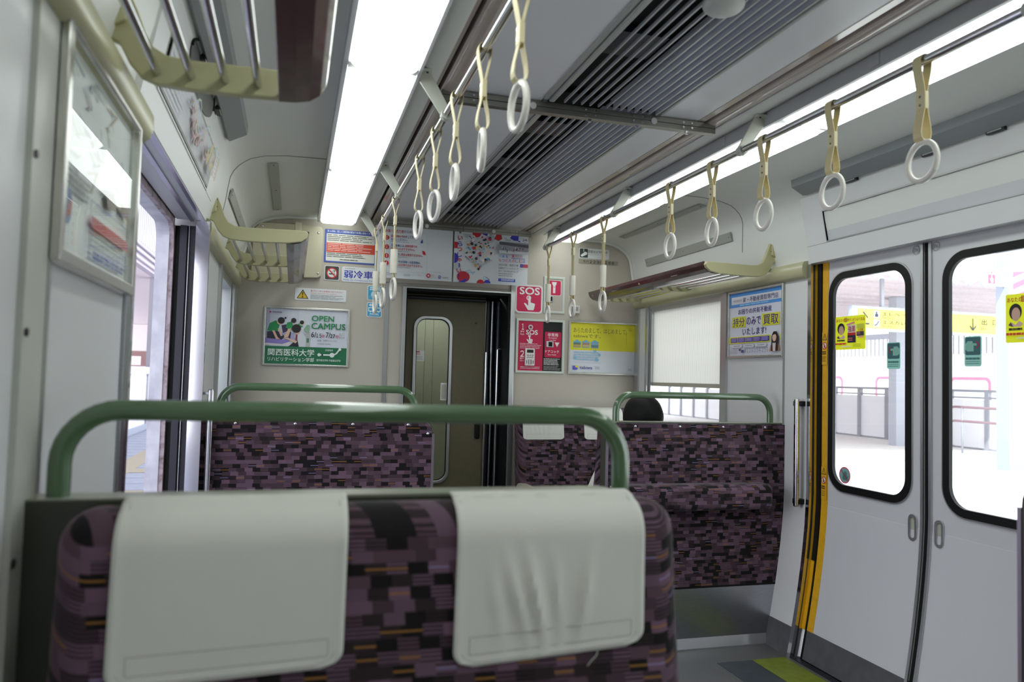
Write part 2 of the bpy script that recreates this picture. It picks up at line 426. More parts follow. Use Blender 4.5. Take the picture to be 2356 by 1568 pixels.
# ------------------------------------------------------------------ helpers for plates with rounded holes
def _inside(u, v, R, r):
    u0, v0, u1, v1 = R
    if not (u0 <= u <= u1 and v0 <= v <= v1): return False
    if r <= 0: return True
    cu = min(max(u, u0+r), u1-r); cv = min(max(v, v0+r), v1-r)
    return (u-cu)**2+(v-cv)**2 <= r*r+1e-12
def _hit(c, a, R, r):
    lo, hi = 0.0, 10.0
    for _ in range(44):
        m = (lo+hi)/2
        if _inside(c[0]+m*math.cos(a), c[1]+m*math.sin(a), R, r): lo = m
        else: hi = m
    return (c[0]+lo*math.cos(a), c[1]+lo*math.sin(a))
def ring_plate(mb, P, O, orad, I, irad, d0, d1, m, smooth=False):
    c = ((I[0]+I[2])/2, (I[1]+I[3])/2); A = set()
    if irad > 0 or orad > 0:
        for R, r in ((O, orad), (I, irad)):
            if r > 0:
                for cu, cv, b in ((R[2]-r, R[3]-r, 0), (R[0]+r, R[3]-r, 90), (R[0]+r, R[1]+r, 180), (R[2]-r, R[1]+r, 270)):
                    for i in range(9):
                        t = math.radians(b+90*i/8); A.add(round(math.atan2(cv+r*math.sin(t)-c[1], cu+r*math.cos(t)-c[0]), 5))
    for R in (O, I):
        for u in (R[0], R[2]):
            for v in (R[1], R[3]): A.add(round(math.atan2(v-c[1], u-c[0]), 5))
    A = sorted(A); n = len(A); vs = []
    for a in A:
        o = _hit(c, a, O, orad); i = _hit(c, a, I, irad)
        vs += [P(o[0], o[1], d0), P(i[0], i[1], d0), P(o[0], o[1], d1), P(i[0], i[1], d1)]
    fs = []
    for k in range(n):
        a, b = 4*k, 4*((k+1) % n)
        fs += [(a, b, b+1, a+1), (a+2, a+3, b+3, b+2), (a+1, b+1, b+3, a+3), (a, a+2, b+2, b)]
    mb.add(vs, fs, m, smooth)
def pane_poly(mb, P, R, r, d, m, th=0.004):
    c = ((R[0]+R[2])/2, (R[1]+R[3])/2); pts = []
    for cu, cv, b in ((R[2]-r, R[3]-r, 0), (R[0]+r, R[3]-r, 90), (R[0]+r, R[1]+r, 180), (R[2]-r, R[1]+r, 270)):
        for i in range(9):
            t = math.radians(b+90*i/8); pts.append((cu+r*math.cos(t), cv+r*math.sin(t)))
    mb.add([P(u, v, d) for u, v in pts], [tuple(range(len(pts)))], m)
def PX(s):   # plane across x: u = y, v = z, depth outward along x on side s
    return lambda u, v, d: (s*d, u, v)
def PY(u, v, d): return (u, d, v)

# ------------------------------------------------------------------ the room: a railway carriage, x across, y along, z up
YB, YE = -2.6, 5.0
def th(z): return 1.35 - (0.10*((0.75-z)/0.75)**1.6 if z < 0.75 else 0)
def wall_piece(mb, s, y0, y1, z0, z1, m=None, dx=0.0, out=1.46):
    zs = [z0]+[z for z in [0.08*i for i in range(1, 10)]+[0.75] if z0 < z < z1]+[z1]
    mb.prism([(s*(th(z)+dx), z) for z in zs]+[(s*out, z1), (s*out, z0)], 'y', y0, y1, m or white)
R_DOOR = (1.74, 3.09); L_DOOR = (1.90, 3.17); R_WIN = (3.86, 4.80); L_WIN = (3.97, 4.76)
def side_wall(s, door, win):
    mb = MB()
    if s > 0:
        wall_piece(mb, s, YB, -0.65, 0, 1.86); wall_piece(mb, s, -0.65, 1.0, 0, 0.85); wall_piece(mb, s, -0.65, 1.0, 1.75, 1.86); wall_piece(mb, s, 1.0, door[0], 0, 1.86)
    else: wall_piece(mb, s, YB, door[0], 0, 1.86)
    wall_piece(mb, s, door[1], win[0], 0, 1.86); wall_piece(mb, s, win[0], win[1], 0, 0.85); wall_piece(mb, s, win[0], win[1], 1.75, 1.86)
    wall_piece(mb, s, win[1], YE, 0, 1.86)
    return mb
struct(side_wall(1, R_DOOR, R_WIN).build('wall_right')); struct(side_wall(-1, (L_DOOR[0], 3.225), L_WIN).build('wall_left'))

mb = MB()
for x0, x1, z0, z1 in ((-1.46, -0.296, 0, 2.3), (0.412, 1.46, 0, 2.3), (-0.296, 0.412, 1.815, 2.3)): mb.box(x0, x1, YE, YE+0.12, z0, z1+(0.06 if z1 > 2 else 0), beige)
struct(mb.build('wall_end'))
mb = MB(); mb.box(-1.46, 1.46, YB-0.1, YB, 0, 2.3, beige); struct(mb.build('wall_back'))
mb = MB(); mb.box(-1.46, 1.46, YB, YE+0.4, -0.08, 0.0, floor_m)
mb.box(1.058, 1.228, 1.75, 3.098, 0.0, 0.0015, floor_y); mb.box(0.88, 1.056, 1.75, 3.095, 0.0, 0.0015, floor_d)
mb.box(-1.228, -1.058, 1.91, 3.15, 0.0, 0.0015, floor_y); mb.box(-1.056, -0.88, 1.91, 3.15, 0.0, 0.0015, floor_d)
for s, d in ((1, R_DOOR), (-1, L_DOOR)):
    mb.box(min(s*1.25, s*1.28), max(s*1.25, s*1.28), d[0], d[1], 0.0, 0.003, darkgrey); mb.box(min(s*1.285, s*1.30), max(s*1.285, s*1.30), d[0], d[1], 0, 0.002, black); mb.box(min(s*1.30, s*1.55), max(s*1.30, s*1.55), d[0], d[1], -0.04, 0.0015, steel)
struct(mb.build('floor'))

# ceiling: coving, lamp strip, slots and flat middle panels
COVE = [(1.35, 1.84), (1.334, 1.90), (1.318, 1.955), (1.308, 2.0), (1.299, 2.055), (1.29, 2.10), (1.275, 2.128), (1.256, 2.15), (1.232, 2.17), (1.205, 2.187), (1.148, 2.208), (1.055, 2.222), (0.875, 2.228)]
mb = MB()
for s in (1, -1):
    mb.prism([(s*x, z) for x, z in COVE]+[(s*0.875, 2.34), (s*1.42, 2.34), (s*1.46, 1.84)], 'y', YB, YE, coving, True)
    mb.box(min(s*0.64, s*0.88), max(s*0.64, s*0.88), YB, YE, 2.236, 2.34, plastic)
    mb.prism([(s*0.56, 2.236), (s*0.58, 2.228), (s*0.61, 2.228), (s*0.635, 2.238), (s*0.642, 2.246), (s*0.642, 2.34), (s*0.56, 2.34)], 'y', YB, YE, coving, True)
# right: beige lip, black slot, glossy strip; left: glossy strip, black slot, lip
for a, b, z, m in ((0.463, 0.489, 2.243, pinkstrip), (0.489, 0.503, 2.30, dark), (-0.549, -0.533, 2.30, dark), (-0.562, -0.549, 2.236, pinkstrip)):
    mb.box(a, b, YB, YE, z, 2.34, m)
for a, b in ((0.503, 0.560), (-0.533, -0.470)):
    n = 8; pts = [(a+(b-a)*i/n, 2.24-0.008*math.sin(PI*i/n)) for i in range(n+1)]
    mb.prism(pts+[(b, 2.34), (a, 2.34)], 'y', YB, YE, pinkstrip, True)
mb.box(0.305, 0.463, YB, YE, 2.245, 2.34, greyceil); mb.box(-0.470, -0.168, YB, YE, 2.245, 2.34, greyceil)
mb.box(-0.168, 0.305, YB, YE, 2.33, 2.34, dark)
struct(mb.build('ceiling'))

# trims of the setting
def coving_loop(y, r, m, s, name, k0=0):
    mb = MB(); mb.tube([(s*(x-0.004), y, z-0.003) for x, z in COVE[k0:]], r, m, 8); struct(mb.build(name))
coving_loop(4.985, 0.012, coving, 1, 'trim_1'); coving_loop(4.985, 0.012, coving, -1, 'trim_2')
joint = mat('panel joint', '9a9c98', 0.6)
for s, nm in ((1, 'trim_3'), (-1, 'trim_4')):
    mb = MB(); pts = COVE[2:]; n = len(pts)
    # curved panel joint line in the coving near the end wall
    vs = []; ys = [3.62, 3.605, 3.59, 3.575, 3.565, 3.56, 3.557]+[3.557+0.012*i for i in range(n-7)]
    mb.tube([(s*(x-0.0005), ys[i], z-0.0005) for i, (x, z) in enumerate(pts)], 0.0026, joint, 6); struct(mb.build(nm))
for s, d, nm in ((1, R_DOOR[1], 'trim_5'), (-1, L_DOOR[1], 'trim_6')):   # steel edge of the pillar beside the door
    mb = MB(); zs = [0.0, 0.08, 0.16, 0.24, 0.32, 0.4, 0.5, 0.6, 0.75, 1.82]
    inn = 0.004 if s > 0 else 0.03
    for z0, z1 in zip(zs, zs[1:]):
        xs = sorted([s*(th(z0)-inn), s*(th(z0)+0.02)]); xt = sorted([s*(th(z1)-inn), s*(th(z1)+0.02)])
        vs = [(xs[0], d-0.006, z0), (xs[1], d-0.006, z0), (xs[1], d+0.018, z0), (xs[0], d+0.018, z0), (xt[0], d-0.006, z1), (xt[1], d-0.006, z1), (xt[1], d+0.018, z1), (xt[0], d+0.018, z1)]
        mb.add(vs, [(0, 1, 2, 3), (4, 5, 6, 7), (0, 1, 5, 4), (1, 2, 6, 5), (2, 3, 7, 6), (3, 0, 4, 7)], chrome)
    struct(mb.build(nm))
BAND = [(1.352, 1.84), (1.328, 1.836), (1.317, 1.82), (1.316, 1.79), (1.322, 1.77), (1.335, 1.757), (1.352, 1.755)]
for s, y0, y1, nm in ((1, R_DOOR[1]+0.02, YE, 'trim_7'), (-1, L_DOOR[1]+0.02, YE, 'trim_8'), (-1, YB, L_DOOR[0]-0.01, 'trim_9'), (1, YB, R_DOOR[0]-0.01, 'trim_10')):
    mb = MB(); mb.prism([(s*x, z) for x, z in BAND], 'y', y0, y1, band_m, True); struct(mb.build(nm))
# end wall mouldings
mb = MB(); mb.box(-0.434, -0.408, 4.994, 5.0, 0, 1.845, alu); mb.box(-0.434, 0.44, 4.994, 5.0, 1.842, 1.846, joint); struct(mb.build('trim_11'))
mb = MB(); mb.box(-0.320, -0.296, 4.985, 5.06, 0, 1.827, alu); mb.box(0.412, 0.444, 4.985, 5.06, 0, 1.90, alu); mb.box(-0.296, 0.412, 4.985, 5.06, 1.815, 1.827, alu); struct(mb.build('trim_12', None, 0.002))
mb = MB(); mb.box(1.34, 1.35, 3.285, 3.289, 0.3, 1.755, joint); struct(mb.build('trim_13'))
# kick strips at the foot of the side walls
for s, y0, y1, nm in ((1, R_DOOR[1]+0.019, 3.285, 'baseboard_right'), (-1, L_DOOR[1]+0.019, 3.24, 'baseboard_left')):
    mb = MB()
    for z0, z1 in ((0, 0.065), (0.065, 0.13)):
        mb.prism([(s*(th(z0)-0.003), z0), (s*(th(z1)-0.003), z1), (s*(th(z1)+0.01), z1), (s*(th(z0)+0.01), z0)], 'y', y0, y1, kick)
    struct(mb.build(nm))

# door headers (covers over the doors) with a recess for the advert strip
def header(s, y0, y1, nm, ry0, ry1):
    mb = MB()
    H = lambda z: 1.336-(z-1.82)*0.19
    def pc(ya, yb, za, zb, dx=0.0, m=white):
        mb.prism([(s*(H(za)+dx), za), (s*(H(zb)+dx), zb), (s*1.44, zb), (s*1.44, za)], 'y', ya, yb, m)
    pc(y0, ry0, 1.82, 2.19); pc(ry1, y1, 1.82, 2.19); pc(ry0, ry1, 1.82, 1.902); pc(ry0, ry1, 2.04, 2.19); pc(ry0, ry1, 1.902, 2.04, 0.008, doorw)
    pc(ry0-0.006, ry0, 1.90, 2.042, -0.001, joint); pc(ry1, ry1+0.004, 1.90, 2.042, -0.001, alu)
    pc(ry0, ry1, 1.900, 1.905, -0.002, alu); pc(ry0, ry1, 2.037, 2.043, -0.002, alu)
    pc(y0, y1, 1.897, 1.899, -0.0006, joint)
    return struct(mb.build(nm))
header(1, 1.62, R_DOOR[1]-0.01, 'trim_14', 1.66, 2.94); header(-1, 1.80, L_DOOR[1]-0.012, 'trim_15', 1.93, 2.985)
for s, y1, nm in ((1, R_DOOR[1]-0.06, 'trim_16'), (-1, L_DOOR[1]-0.06, 'trim_17')):
    mb = MB(); mb.prism([(s*1.274, 2.142), (s*1.258, 2.126), (s*1.196, 2.158), (s*1.192, 2.196), (s*1.29, 2.20)], 'y', 1.5, y1, ledge_m)
    for yy in ([2.72, 2.3, 2.02] if s > 0 else [2.32, 2.75]):
        mb.box(min(s*1.262, s*1.275), max(s*1.262, s*1.275), yy-0.035, yy+0.035, 2.118, 2.138, darkgrey)
        mb.box(min(s*1.259, s*1.262), max(s*1.259, s*1.262), yy-0.028, yy+0.028, 2.121, 2.126, chrome)
    struct(mb.build(nm))

# ---- right sliding doors
def leaf(y0, y1, glass_r, name, xf=1.39):
    t = thing(name, None, None); t['kind'] = 'structure'
    mb = MB(); P = PX(1)
    ring_plate(mb, P, (y0, 0.70, y1, 1.86), 0, (glass_r[0]-0.014, glass_r[1]-0.014, glass_r[2]+0.014, glass_r[3]+0.014), 0.098, xf, xf+0.03, doorw)
    zs = [0.13, 0.2, 0.28, 0.36, 0.44, 0.52, 0.6, 0.70]
    mb.prism([(th(z)+0.04, z) for z in zs]+[(th(z)+0.07, z) for z in zs[::-1]], 'y', y0, y1, doorw, True)
    mb.build('door_panel', t)
    mb = MB(); zs = [0.004, 0.07, 0.13]
    mb.prism([(th(z)+0.038, z) for z in zs]+[(th(z)+0.07, z) for z in zs[::-1]], 'y', y0, y1, kick); mb.build('kick_plate', t)
    g = glass_r
    mb = MB(); ring_plate(mb, P, (g[0]-0.022, g[1]-0.022, g[2]+0.022, g[3]+0.022), 0.105, (g[0]+0.009, g[1]+0.009, g[2]-0.009, g[3]-0.009), 0.077, xf-0.006, xf+0.010, black); mb.build('window_seal', t)
    mb = MB(); ring_plate(mb, P, (g[0]-0.028, g[1]-0.028, g[2]+0.028, g[3]+0.028), 0.11, (g[0]-0.020, g[1]-0.020, g[2]+0.020, g[3]+0.020), 0.104, xf-0.004, xf+0.01, alu); mb.build('window_frame', t)
    mb = MB(); pane_poly(mb, P, (g[0]+0.004, g[1]+0.004, g[2]-0.004, g[3]-0.004), 0.08, xf+0.006, glass); mb.build('pane', t)
    return t
d1 = leaf(2.453, 3.052, (2.536, 0.80, 2.985, 1.742), 'door_1')
d2 = leaf(1.77, 2.426, (1.858, 0.80, 2.338, 1.742), 'door_2')
def leaf_strip(y0, y1, m, nm, par, dx, z0=0.13, z1=1.83, t=0.006):
    mb = MB(); zs = [z for z in [0.004, 0.07, 0.13, 0.2, 0.28, 0.36, 0.44, 0.52, 0.6, 0.70, 0.75, 1.83] if z0 <= z <= z1]
    mb.prism([(th(z)+0.04-dx, z) for z in zs]+[(th(z)+0.04-dx+t, z) for z in zs[::-1]], 'y', y0, y1, m); return mb.build(nm, par)
leaf_strip(3.012, 3.052, yellow, 'yellow_edge', d1, 0.003)['label'] = 'yellow painted warning edge'
leaf_strip(2.453, 2.466, alu, 'edge_moulding', d1, 0.007, 0.004); leaf_strip(2.4405, 2.453, black, 'rubber_edge', d1, -0.004, 0.004, 1.83, 0.02)
leaf_strip(2.413, 2.426, alu, 'edge_moulding', d2, 0.007, 0.004); leaf_strip(2.426, 2.4395, black, 'rubber_edge', d2, -0.004, 0.004, 1.83, 0.02)
for par, yc, zc in ((d1, 2.506, 0.698), (d2, 2.376, 0.698)):
    xb = th(zc)+0.04
    mb = MB(); ring_plate(mb, PX(1), (yc-0.021, zc-0.052, yc+0.021, zc+0.052), 0.0205, (yc-0.011, zc-0.04, yc+0.011, zc+0.04), 0.0105, xb-0.006, xb+0.004, alu)
    mb.box(xb-0.0006, xb+0.002, yc-0.012, yc+0.012, zc-0.041, zc+0.041, mat('recess floor', 'aeb3a0', 0.5)); mb.build('handle_recess', par)
    for q in (-0.045, 0.045):
        pass
for par, yc in ((d1, 2.491), (d2, 2.392)):
    a = right_art(yc+0.018, 1.780, yc-0.018, 1.816, 1.39); a.ring(0.5, 0.5, 0.5, 0.07, '8b8d92'); a.line([(0.28, 0.66), (0.28, 0.36), (0.46, 0.30), (0.42, 0.50)], 0.06, '8b8d92'); a.line([(0.56, 0.66), (0.64, 0.40), (0.72, 0.66)], 0.06, '8b8d92'); a.build('door_badge', par)
# jamb of the right doorway: steel return, yellow strip, black seal
mb = MB()
zs = [0.0, 0.07, 0.13, 0.2, 0.28, 0.36, 0.44, 0.52, 0.6, 0.70, 0.75, 1.82]
def jamb(y, xa, xb, m, z0, t=0.004, s=1):
    q = [z for z in zs if z >= z0]
    mb.prism([(s*(th(z)+xa), z) for z in q]+[(s*(th(z)+xb), z) for z in q[::-1]], 'y', y-t, y, m)
jamb(R_DOOR[1]+0.001, 0.0, 0.020, mat('jamb grey', 'aeb2b6', 0.45, 0.15), 0.0); jamb(R_DOOR[1]+0.001, 0.020, 0.040, yellow, 0.13, 0.006); jamb(R_DOOR[1]+0.001, 0.020, 0.040, kick, 0.0, 0.003)
q = [z for z in zs if z >= 0.44]
mb.prism([(th(z)+0.030, z) for z in q]+[(th(z)+0.075, z) for z in q[::-1]], 'y', 3.054, 3.080, black)
q = [z for z in zs if z <= 0.44]
mb.prism([(th(z)+0.036, z) for z in q]+[(th(z)+0.07, z) for z in q[::-1]], 'y', 3.054, 3.064, black)
q = [z for z in zs if z <= 0.44 and z >= 0.13]
mb.prism([(th(z)+0.034, z) for z in q]+[(th(z)+0.07, z) for z in q[::-1]], 'y', 3.064, 3.086, yellow)
mb.box(1.40, 1.45, 1.74, 3.09, 1.80, 1.83, black)
struct(mb.build('trim_18'))
# warning pictograms on the yellow edge
for k, zc in enumerate((1.42, 0.80)):
    t = thing('warning_sticker', 'warning triangle and crossed hand pictogram sticker on the yellow door edge, %s one' % ('upper' if k == 0 else 'lower'), 'sticker', group='door edge warning stickers')
    a = right_art(3.050, zc-0.075, 3.014, zc+0.075, 1.387)
    a.rect(0, 0, 1, 1, 'e0ab1c'); a.poly([(0.5, 0.02), (0.95, 0.24), (0.05, 0.24)], '3a2a08'); a.poly([(0.5, 0.07), (0.82, 0.22), (0.18, 0.22)], 'e0ab1c'); a.rect(0.46, 0.12, 0.54, 0.18, '3a2a08'); a.rect(0.46, 0.195, 0.54, 0.21, '3a2a08')
    a.disc(0.5, 0.41, 0.46, 'c23a2c'); a.disc(0.5, 0.41, 0.36, 'e8e4dc'); a.hand(0.3, 0.33, 0.4, 0.15, '6a5a4a'); a.line([(0.25, 0.34), (0.75, 0.48)], 0.1, 'c23a2c')
    a.bars(0.1, 0.58, 0.9, 0.7, 2, '5a430c', 0.6); a.bars(0.1, 0.74, 0.9, 0.92, 3, '9a7a20', 0.4); a.build('print', t)

# ---- left doorway, open: jamb strips seen end on, header underside
mb = MB()
def lstrip(x0, x1, y, m, z0=0.0, z1=1.80, t=0.03):
    # x0 > x1 (inner to outer); follows the tumblehome
    q = [z for z in zs if z0 <= z <= 1.82]; q[-1] = z1
    f = lambda z: th(z)-1.35
    mb.prism([(x0-f(z), z) for z in q]+[(x1-f(z), z) for z in q[::-1]], 'y', y, y+t, m)
lstrip(-1.330, -1.371, 3.170, mat('jamb stainless', '7a7b8c', 0.2, 1.0)); lstrip(-1.371, -1.392, 3.176, navy); lstrip(-1.392, -1.394, 3.160, steel); lstrip(-1.394, -1.402, 3.18, black)
lstrip(-1.402, -1.427, 3.172, navy); lstrip(-1.427, -1.447, 3.19, black)
lstrip(-1.447, -1.463, 3.165, dirty); lstrip(-1.463, -1.490, 3.160, whitesteel)
lstrip(-1.490, -1.51, 3.166, whitesteel)
lstrip(-1.447, -1.51, 1.872, whitesteel)
# header underside and outer lintel with rounded corner
yA, yB = 1.87, 3.17
for xa, xb, z, m in ((-1.338, -1.352, 1.816, lav), (-1.352, -1.378, 1.822, steel), (-1.378, -1.392, 1.816, lav), (-1.392, -1.447, 1.826, black)):
    mb.box(xb, xa, yA, yB, z, z+0.04, m)
for (cy, cz, sg) in ((3.165, 1.80, -1),):
    n = 8; R = 0.07; pts = [(3.172, 1.83), (yA, 1.83), (yA, 1.80)]+[(3.165-R+R*math.sin(PI/2*i/n), 1.80-R+R*math.cos(PI/2*i/n)) for i in range(n+1)]+[(3.172, 1.73)]
    mb.prism(pts, 'x', -1.463, -1.447, dirty); mb.prism([(a, b+(0.0)) for a, b in pts], 'x', -1.51, -1.463, whitesteel)
struct(mb.build('trim_19'))
mb = MB()
for z0, z1 in ((0.95, 1.0),):
    pass
# rivets on the stainless jamb
for z in (1.62, 1.36, 1.13, 0.92): mb.ellip((-1.352, 3.168, z), 0.006, 0.004, 0.006, chrome, 8, 6)
struct(mb.build('trim_20'))
# near edge of the left doorway: chrome corner and steel return
mb = MB()
mb.box(-1.36, -1.340, 1.872, 1.900, 0, 1.82, chrome); mb.box(-1.352, -1.342, 1.825, 1.872, 0.0, 1.755, steel)
struct(mb.build('trim_21', None, 0.004))
# pillar strip with screws on the near left wall, and the light edge line beside it
mb = MB(); mb.box(-1.35, -1.341, 1.170, 1.275, 0, 1.755, mat('pillar strip', 'bfc1b8', 0.4)); mb.box(-1.35, -1.339, 1.262, 1.275, 0, 1.755, alu)
for z in (1.535, 1.29, 0.98): mb.cyl((-1.340, 1.182, z), 'x', 0.006, 0.004, darkgrey, 10)
struct(mb.build('trim_22'))

# ---- windows
def window(nm, s, y0, y1, z0, z1, bar=None):
    t = thing(nm, None, None); t['kind'] = 'structure'
    mb = MB(); ring_plate(mb, PX(s), (y0, z0, y1, z1), 0, (y0+0.03, z0+0.03, y1-0.03, z1-0.03), 0, 1.352, 1.42, alu)
    if bar: mb.box(min(s*1.38, s*1.41), max(s*1.38, s*1.41), bar-0.012, bar+0.012, z0+0.03, z1-0.03, black)
    mb.build('window_frame', t)
    mb = MB(); mb.add([(s*1.40, y0+0.02, z0+0.02), (s*1.40, y1-0.02, z0+0.02), (s*1.40, y1-0.02, z1-0.02), (s*1.40, y0+0.02, z1-0.02)], [(0, 1, 2, 3)], glass); mb.build('pane', t)
    return t
window('window_1', 1, R_WIN[0], R_WIN[1], 0.85, 1.75)
window('window_3', 1, -0.65, 1.0, 0.85, 1.75)
window('window_2', -1, L_WIN[0], L_WIN[1], 0.85, 1.75, 4.25)
mb = MB(); mb.box(1.335, 1.352, 4.80, 4.83, 0.8, 1.755, alu); mb.box(1.342, 1.352, 4.83, 4.93, 0.8, 1.755, white); mb.box(1.332, 1.352, 4.93, 4.995, 0.0, 1.755, alu); mb.box(1.337, 1.352, 3.805, 3.86, 0.8, 1.755, alu)
struct(mb.build('trim_23'))
mb = MB(); mb.box(-1.352, -1.335, 4.76, 4.80, 0.8, 1.755, alu); mb.box(-1.352, -1.334, 4.90, 4.995, 0, 1.755, alu); mb.box(-1.352, -1.336, 3.90, 3.97, 0.8, 1.755, alu); struct(mb.build('trim_24'))
t = thing('roller_blind', 'pale pleated roller blind drawn down over the window on the right', 'blind', (1.372, 4.33, 1.75))
mb = MB(); mb.box(-0.002, 0.0, -0.44, 0.44, -0.52, -0.02, blind); mb.build('blind_cloth', t)
mb = MB(); mb.box(-0.006, 0.004, -0.44, 0.44, -0.532, -0.508, mat('blind bar', 'b5b1a2', 0.4)); mb.build('bottom_bar', t, 0.002)
mb = MB(); mb.cyl((0.0, 0, -0.012), 'y', 0.014, 0.88, mat('blind roller', 'd5d3ca', 0.4)); mb.build('roller', t)
mb = MB(); mb.box(1.352, 1.358, 4.775, 4.781, 0.9, 1.74, darkgrey); struct(mb.build('trim_25'))

# ---- gangway behind the end wall
mb = MB()
mb.box(-0.60, -0.35, 5.12, 5.32, 0, 2.1, dark); mb.box(0.44, 0.6, 5.12, 5.32, 0, 2.1, dark); mb.box(-0.6, 0.6, 5.12, 5.32, 1.86, 2.1, dark)
mb.box(-0.296, -0.288, 4.999, 5.2, 0, 1.815, black); mb.box(0.398, 0.412, 4.999, 5.3, 0, 1.815, black)
mb.box(-0.296, 0.412, 5.0, 5.2, 1.80, 1.815, black); mb.cyl((0.0, 5.16, 1.775), 'x', 0.014, 0.56, darkgrey); mb.box(0.30, 0.40, 5.25, 5.30, 0, 1.81, dark)
struct(mb.build('wall_gangway'))
t = thing('door_3', None, None); t['kind'] = 'structure'
GW = (-0.192, 0.53, 0.046, 1.640)
mb = MB(); ring_plate(mb, PY, (-0.36, 0.0, 0.297, 1.86), 0, GW, 0.07, 5.22, 5.25, olive); mb.build('door_panel', t)
mb = MB(); ring_plate(mb, PY, (GW[0]-0.016, GW[1]-0.016, GW[2]+0.016, GW[3]+0.016), 0.08, (GW[0]+0.004, GW[1]+0.004, GW[2]-0.004, GW[3]-0.004), 0.068, 5.208, 5.235, alu); mb.build('window_frame', t, 0.003)
mb = MB(); ring_plate(mb, PY, (GW[0]+0.002, GW[1]+0.002, GW[2]-0.002, GW[3]-0.002), 0.07, (GW[0]+0.008, GW[1]+0.008, GW[2]-0.008, GW[3]-0.008), 0.064, 5.212, 5.23, black); mb.build('window_seal', t)
mb = MB(); pane_poly(mb, PY, (GW[0], GW[1], GW[2], GW[3]), 0.07, 5.236, glassg); mb.build('pane', t)
mb = MB(); mb.rbox(0.238, 0.272, 5.195, 5.222, 0.82, 0.94, 0.008, black, 3, None, 2); mb.build('door_handle', t)
mb = MB(); mb.cyl((0.228, 5.217, 1.62), 'y', 0.006, 0.01, darkgrey); mb.build('keyhole', t)
# door pocket with chrome guide rods and dark folds beside the gangway door
t = thing('gangway_post', 'dark gangway pillar of upright chrome rods and black folds beside the olive door', 'pillar', (0.345, 5.18, 0))
for x, y, z0, z1, r in ((-0.042, 0.02, 0, 1.42, 0.009), (0.030, -0.02, 0, 1.44, 0.010)):
    mb = MB(); mb.cyl((x, y, (z0+z1)/2), 'z', r, z1-z0, chrome); mb.build('chrome_rod', t)
mb = MB(); mb.tube([(0.030, -0.02, 1.43), (0.034, -0.022, 1.445), (0.060, -0.02, 1.445), (0.064, -0.02, 1.40)], 0.004, chrome, 8); mb.build('hook', t)
for x, y, r, m in ((-0.025, 0.05, 0.014, darkgrey), (0.002, 0.045, 0.010, steel), (0.012, 0.07, 0.016, navy), (0.050, 0.05, 0.017, mat('bluish dark fold', '2a3442', 0.4)), (-0.045, 0.06, 0.012, steel)):
    mb = MB(); mb.tube([(x, y, 0), (x, y, 0.5), (x+0.004, y, 0.9), (x-0.003, y, 1.3), (x, y, 1.78)], r, m, 10); mb.build('fold', t)
# the next carriage seen through the gangway window
mb = MB(); pale = mat('pale panel of next carriage', 'c9c7b8', 0.5)
mb.box(-0.9, 0.9, 6.3, 6.36, 0, 2.1, pale); mb.box(-0.9, -0.86, 5.33, 6.3, 0, 2.1, pale); mb.box(0.86, 0.9, 5.33, 6.3, 0, 2.1, pale); mb.box(-0.9, 0.9, 5.33, 6.36, 2.1, 2.14, pale); mb.box(-0.9, 0.9, 5.33, 6.36, -0.05, 0, pale)
mb.box(-0.9, -0.58, 5.32, 5.33, 0, 2.1, dark); mb.box(0.58, 0.9, 5.32, 5.33, 0, 2.1, dark); mb.box(-0.07, -0.055, 6.28, 6.30, 0, 2.1, alu)
for x in (-0.25, -0.17, -0.12, 0.05, 0.12): mb.box(x, x+0.003, 6.295, 6.30, 0, 2.1, joint)
struct(mb.build('wall_next_carriage'))
t = thing('gangway_fill_lamp', 'small unseen lamp added to brighten the next carriage behind the gangway door', 'lamp', (0, 5.85, 2.095))
mb = MB(); mb.box(-0.3, 0.3, -0.08, 0.08, -0.015, 0, mat('added fill lamp', 'f4fff8', 0.5, emit=25)); mb.build('fill_panel', t)  # unseen glowing panel added to light the carriage behind the glass
a = end_art(-0.186, 1.345, -0.126, 1.418, 5.235, ink, 0.001); t = thing('notice_sheet', 'small white notice with red heading on the gangway door glass', 'notice')
a.rect(0, 0, 1, 1, 'e6e8e4'); a.bars(0.05, 0.05, 0.5, 0.25, 1, 'd06070', 0.8); a.bars(0.05, 0.3, 0.7, 0.45, 1, 'd58a92', 0.6); a.bars(0.05, 0.55, 0.95, 0.95, 3, 'b4b8b4'); a.build('print', t)
t = thing('glass_reflection', 'small white framed reflection painted at the right edge of the gangway door glass', 'plate')
a = end_art(-0.006, 1.08, 0.038, 1.2, 5.235, ink, 0.001); a.rect(0, 0, 1, 1, 'f2f2ee'); a.rect(0.14, 0.1, 0.9, 0.94, 'c4c4b8'); a.build('plate', t)  # a reflection in the glass, painted on as a white outline

# ------------------------------------------------------------------ ceiling lights
LY = [-1.45, -0.18, 1.09, 2.36, 3.64]      # joints between the 1.27 m diffusers
def make_light(s, y0, L, label):
    t = thing('ceiling_light', label, 'light', (s*0.757, y0, 2.236), 0, 'ceiling lights of the %s row' % ('right' if s > 0 else 'left'))
    mb = MB()
    mb.box(-0.122, -0.108, 0, L, -0.050, 0, lampgrey); mb.box(0.108, 0.118, 0, L, -0.050, 0, lampgrey); mb.box(-0.108, 0.108, 0, L, -0.016, -0.004, plastic)
    mb.build('housing', t)
    mb = MB(); r = 0.022
    mb.rbox(-0.103, 0.103, 0.020, L-0.020, -0.064, -0.018, 0.0225, lamp_m, 4, None, 4); mb.build('diffuser', t)
    mb = MB(); mb.box(-0.106, 0.106, -0.024, 0.024, -0.046, -0.01, plastic); mb.build('end_cap', t)
    return t
nmz = ['nearest visible', 'second', 'third and farthest']
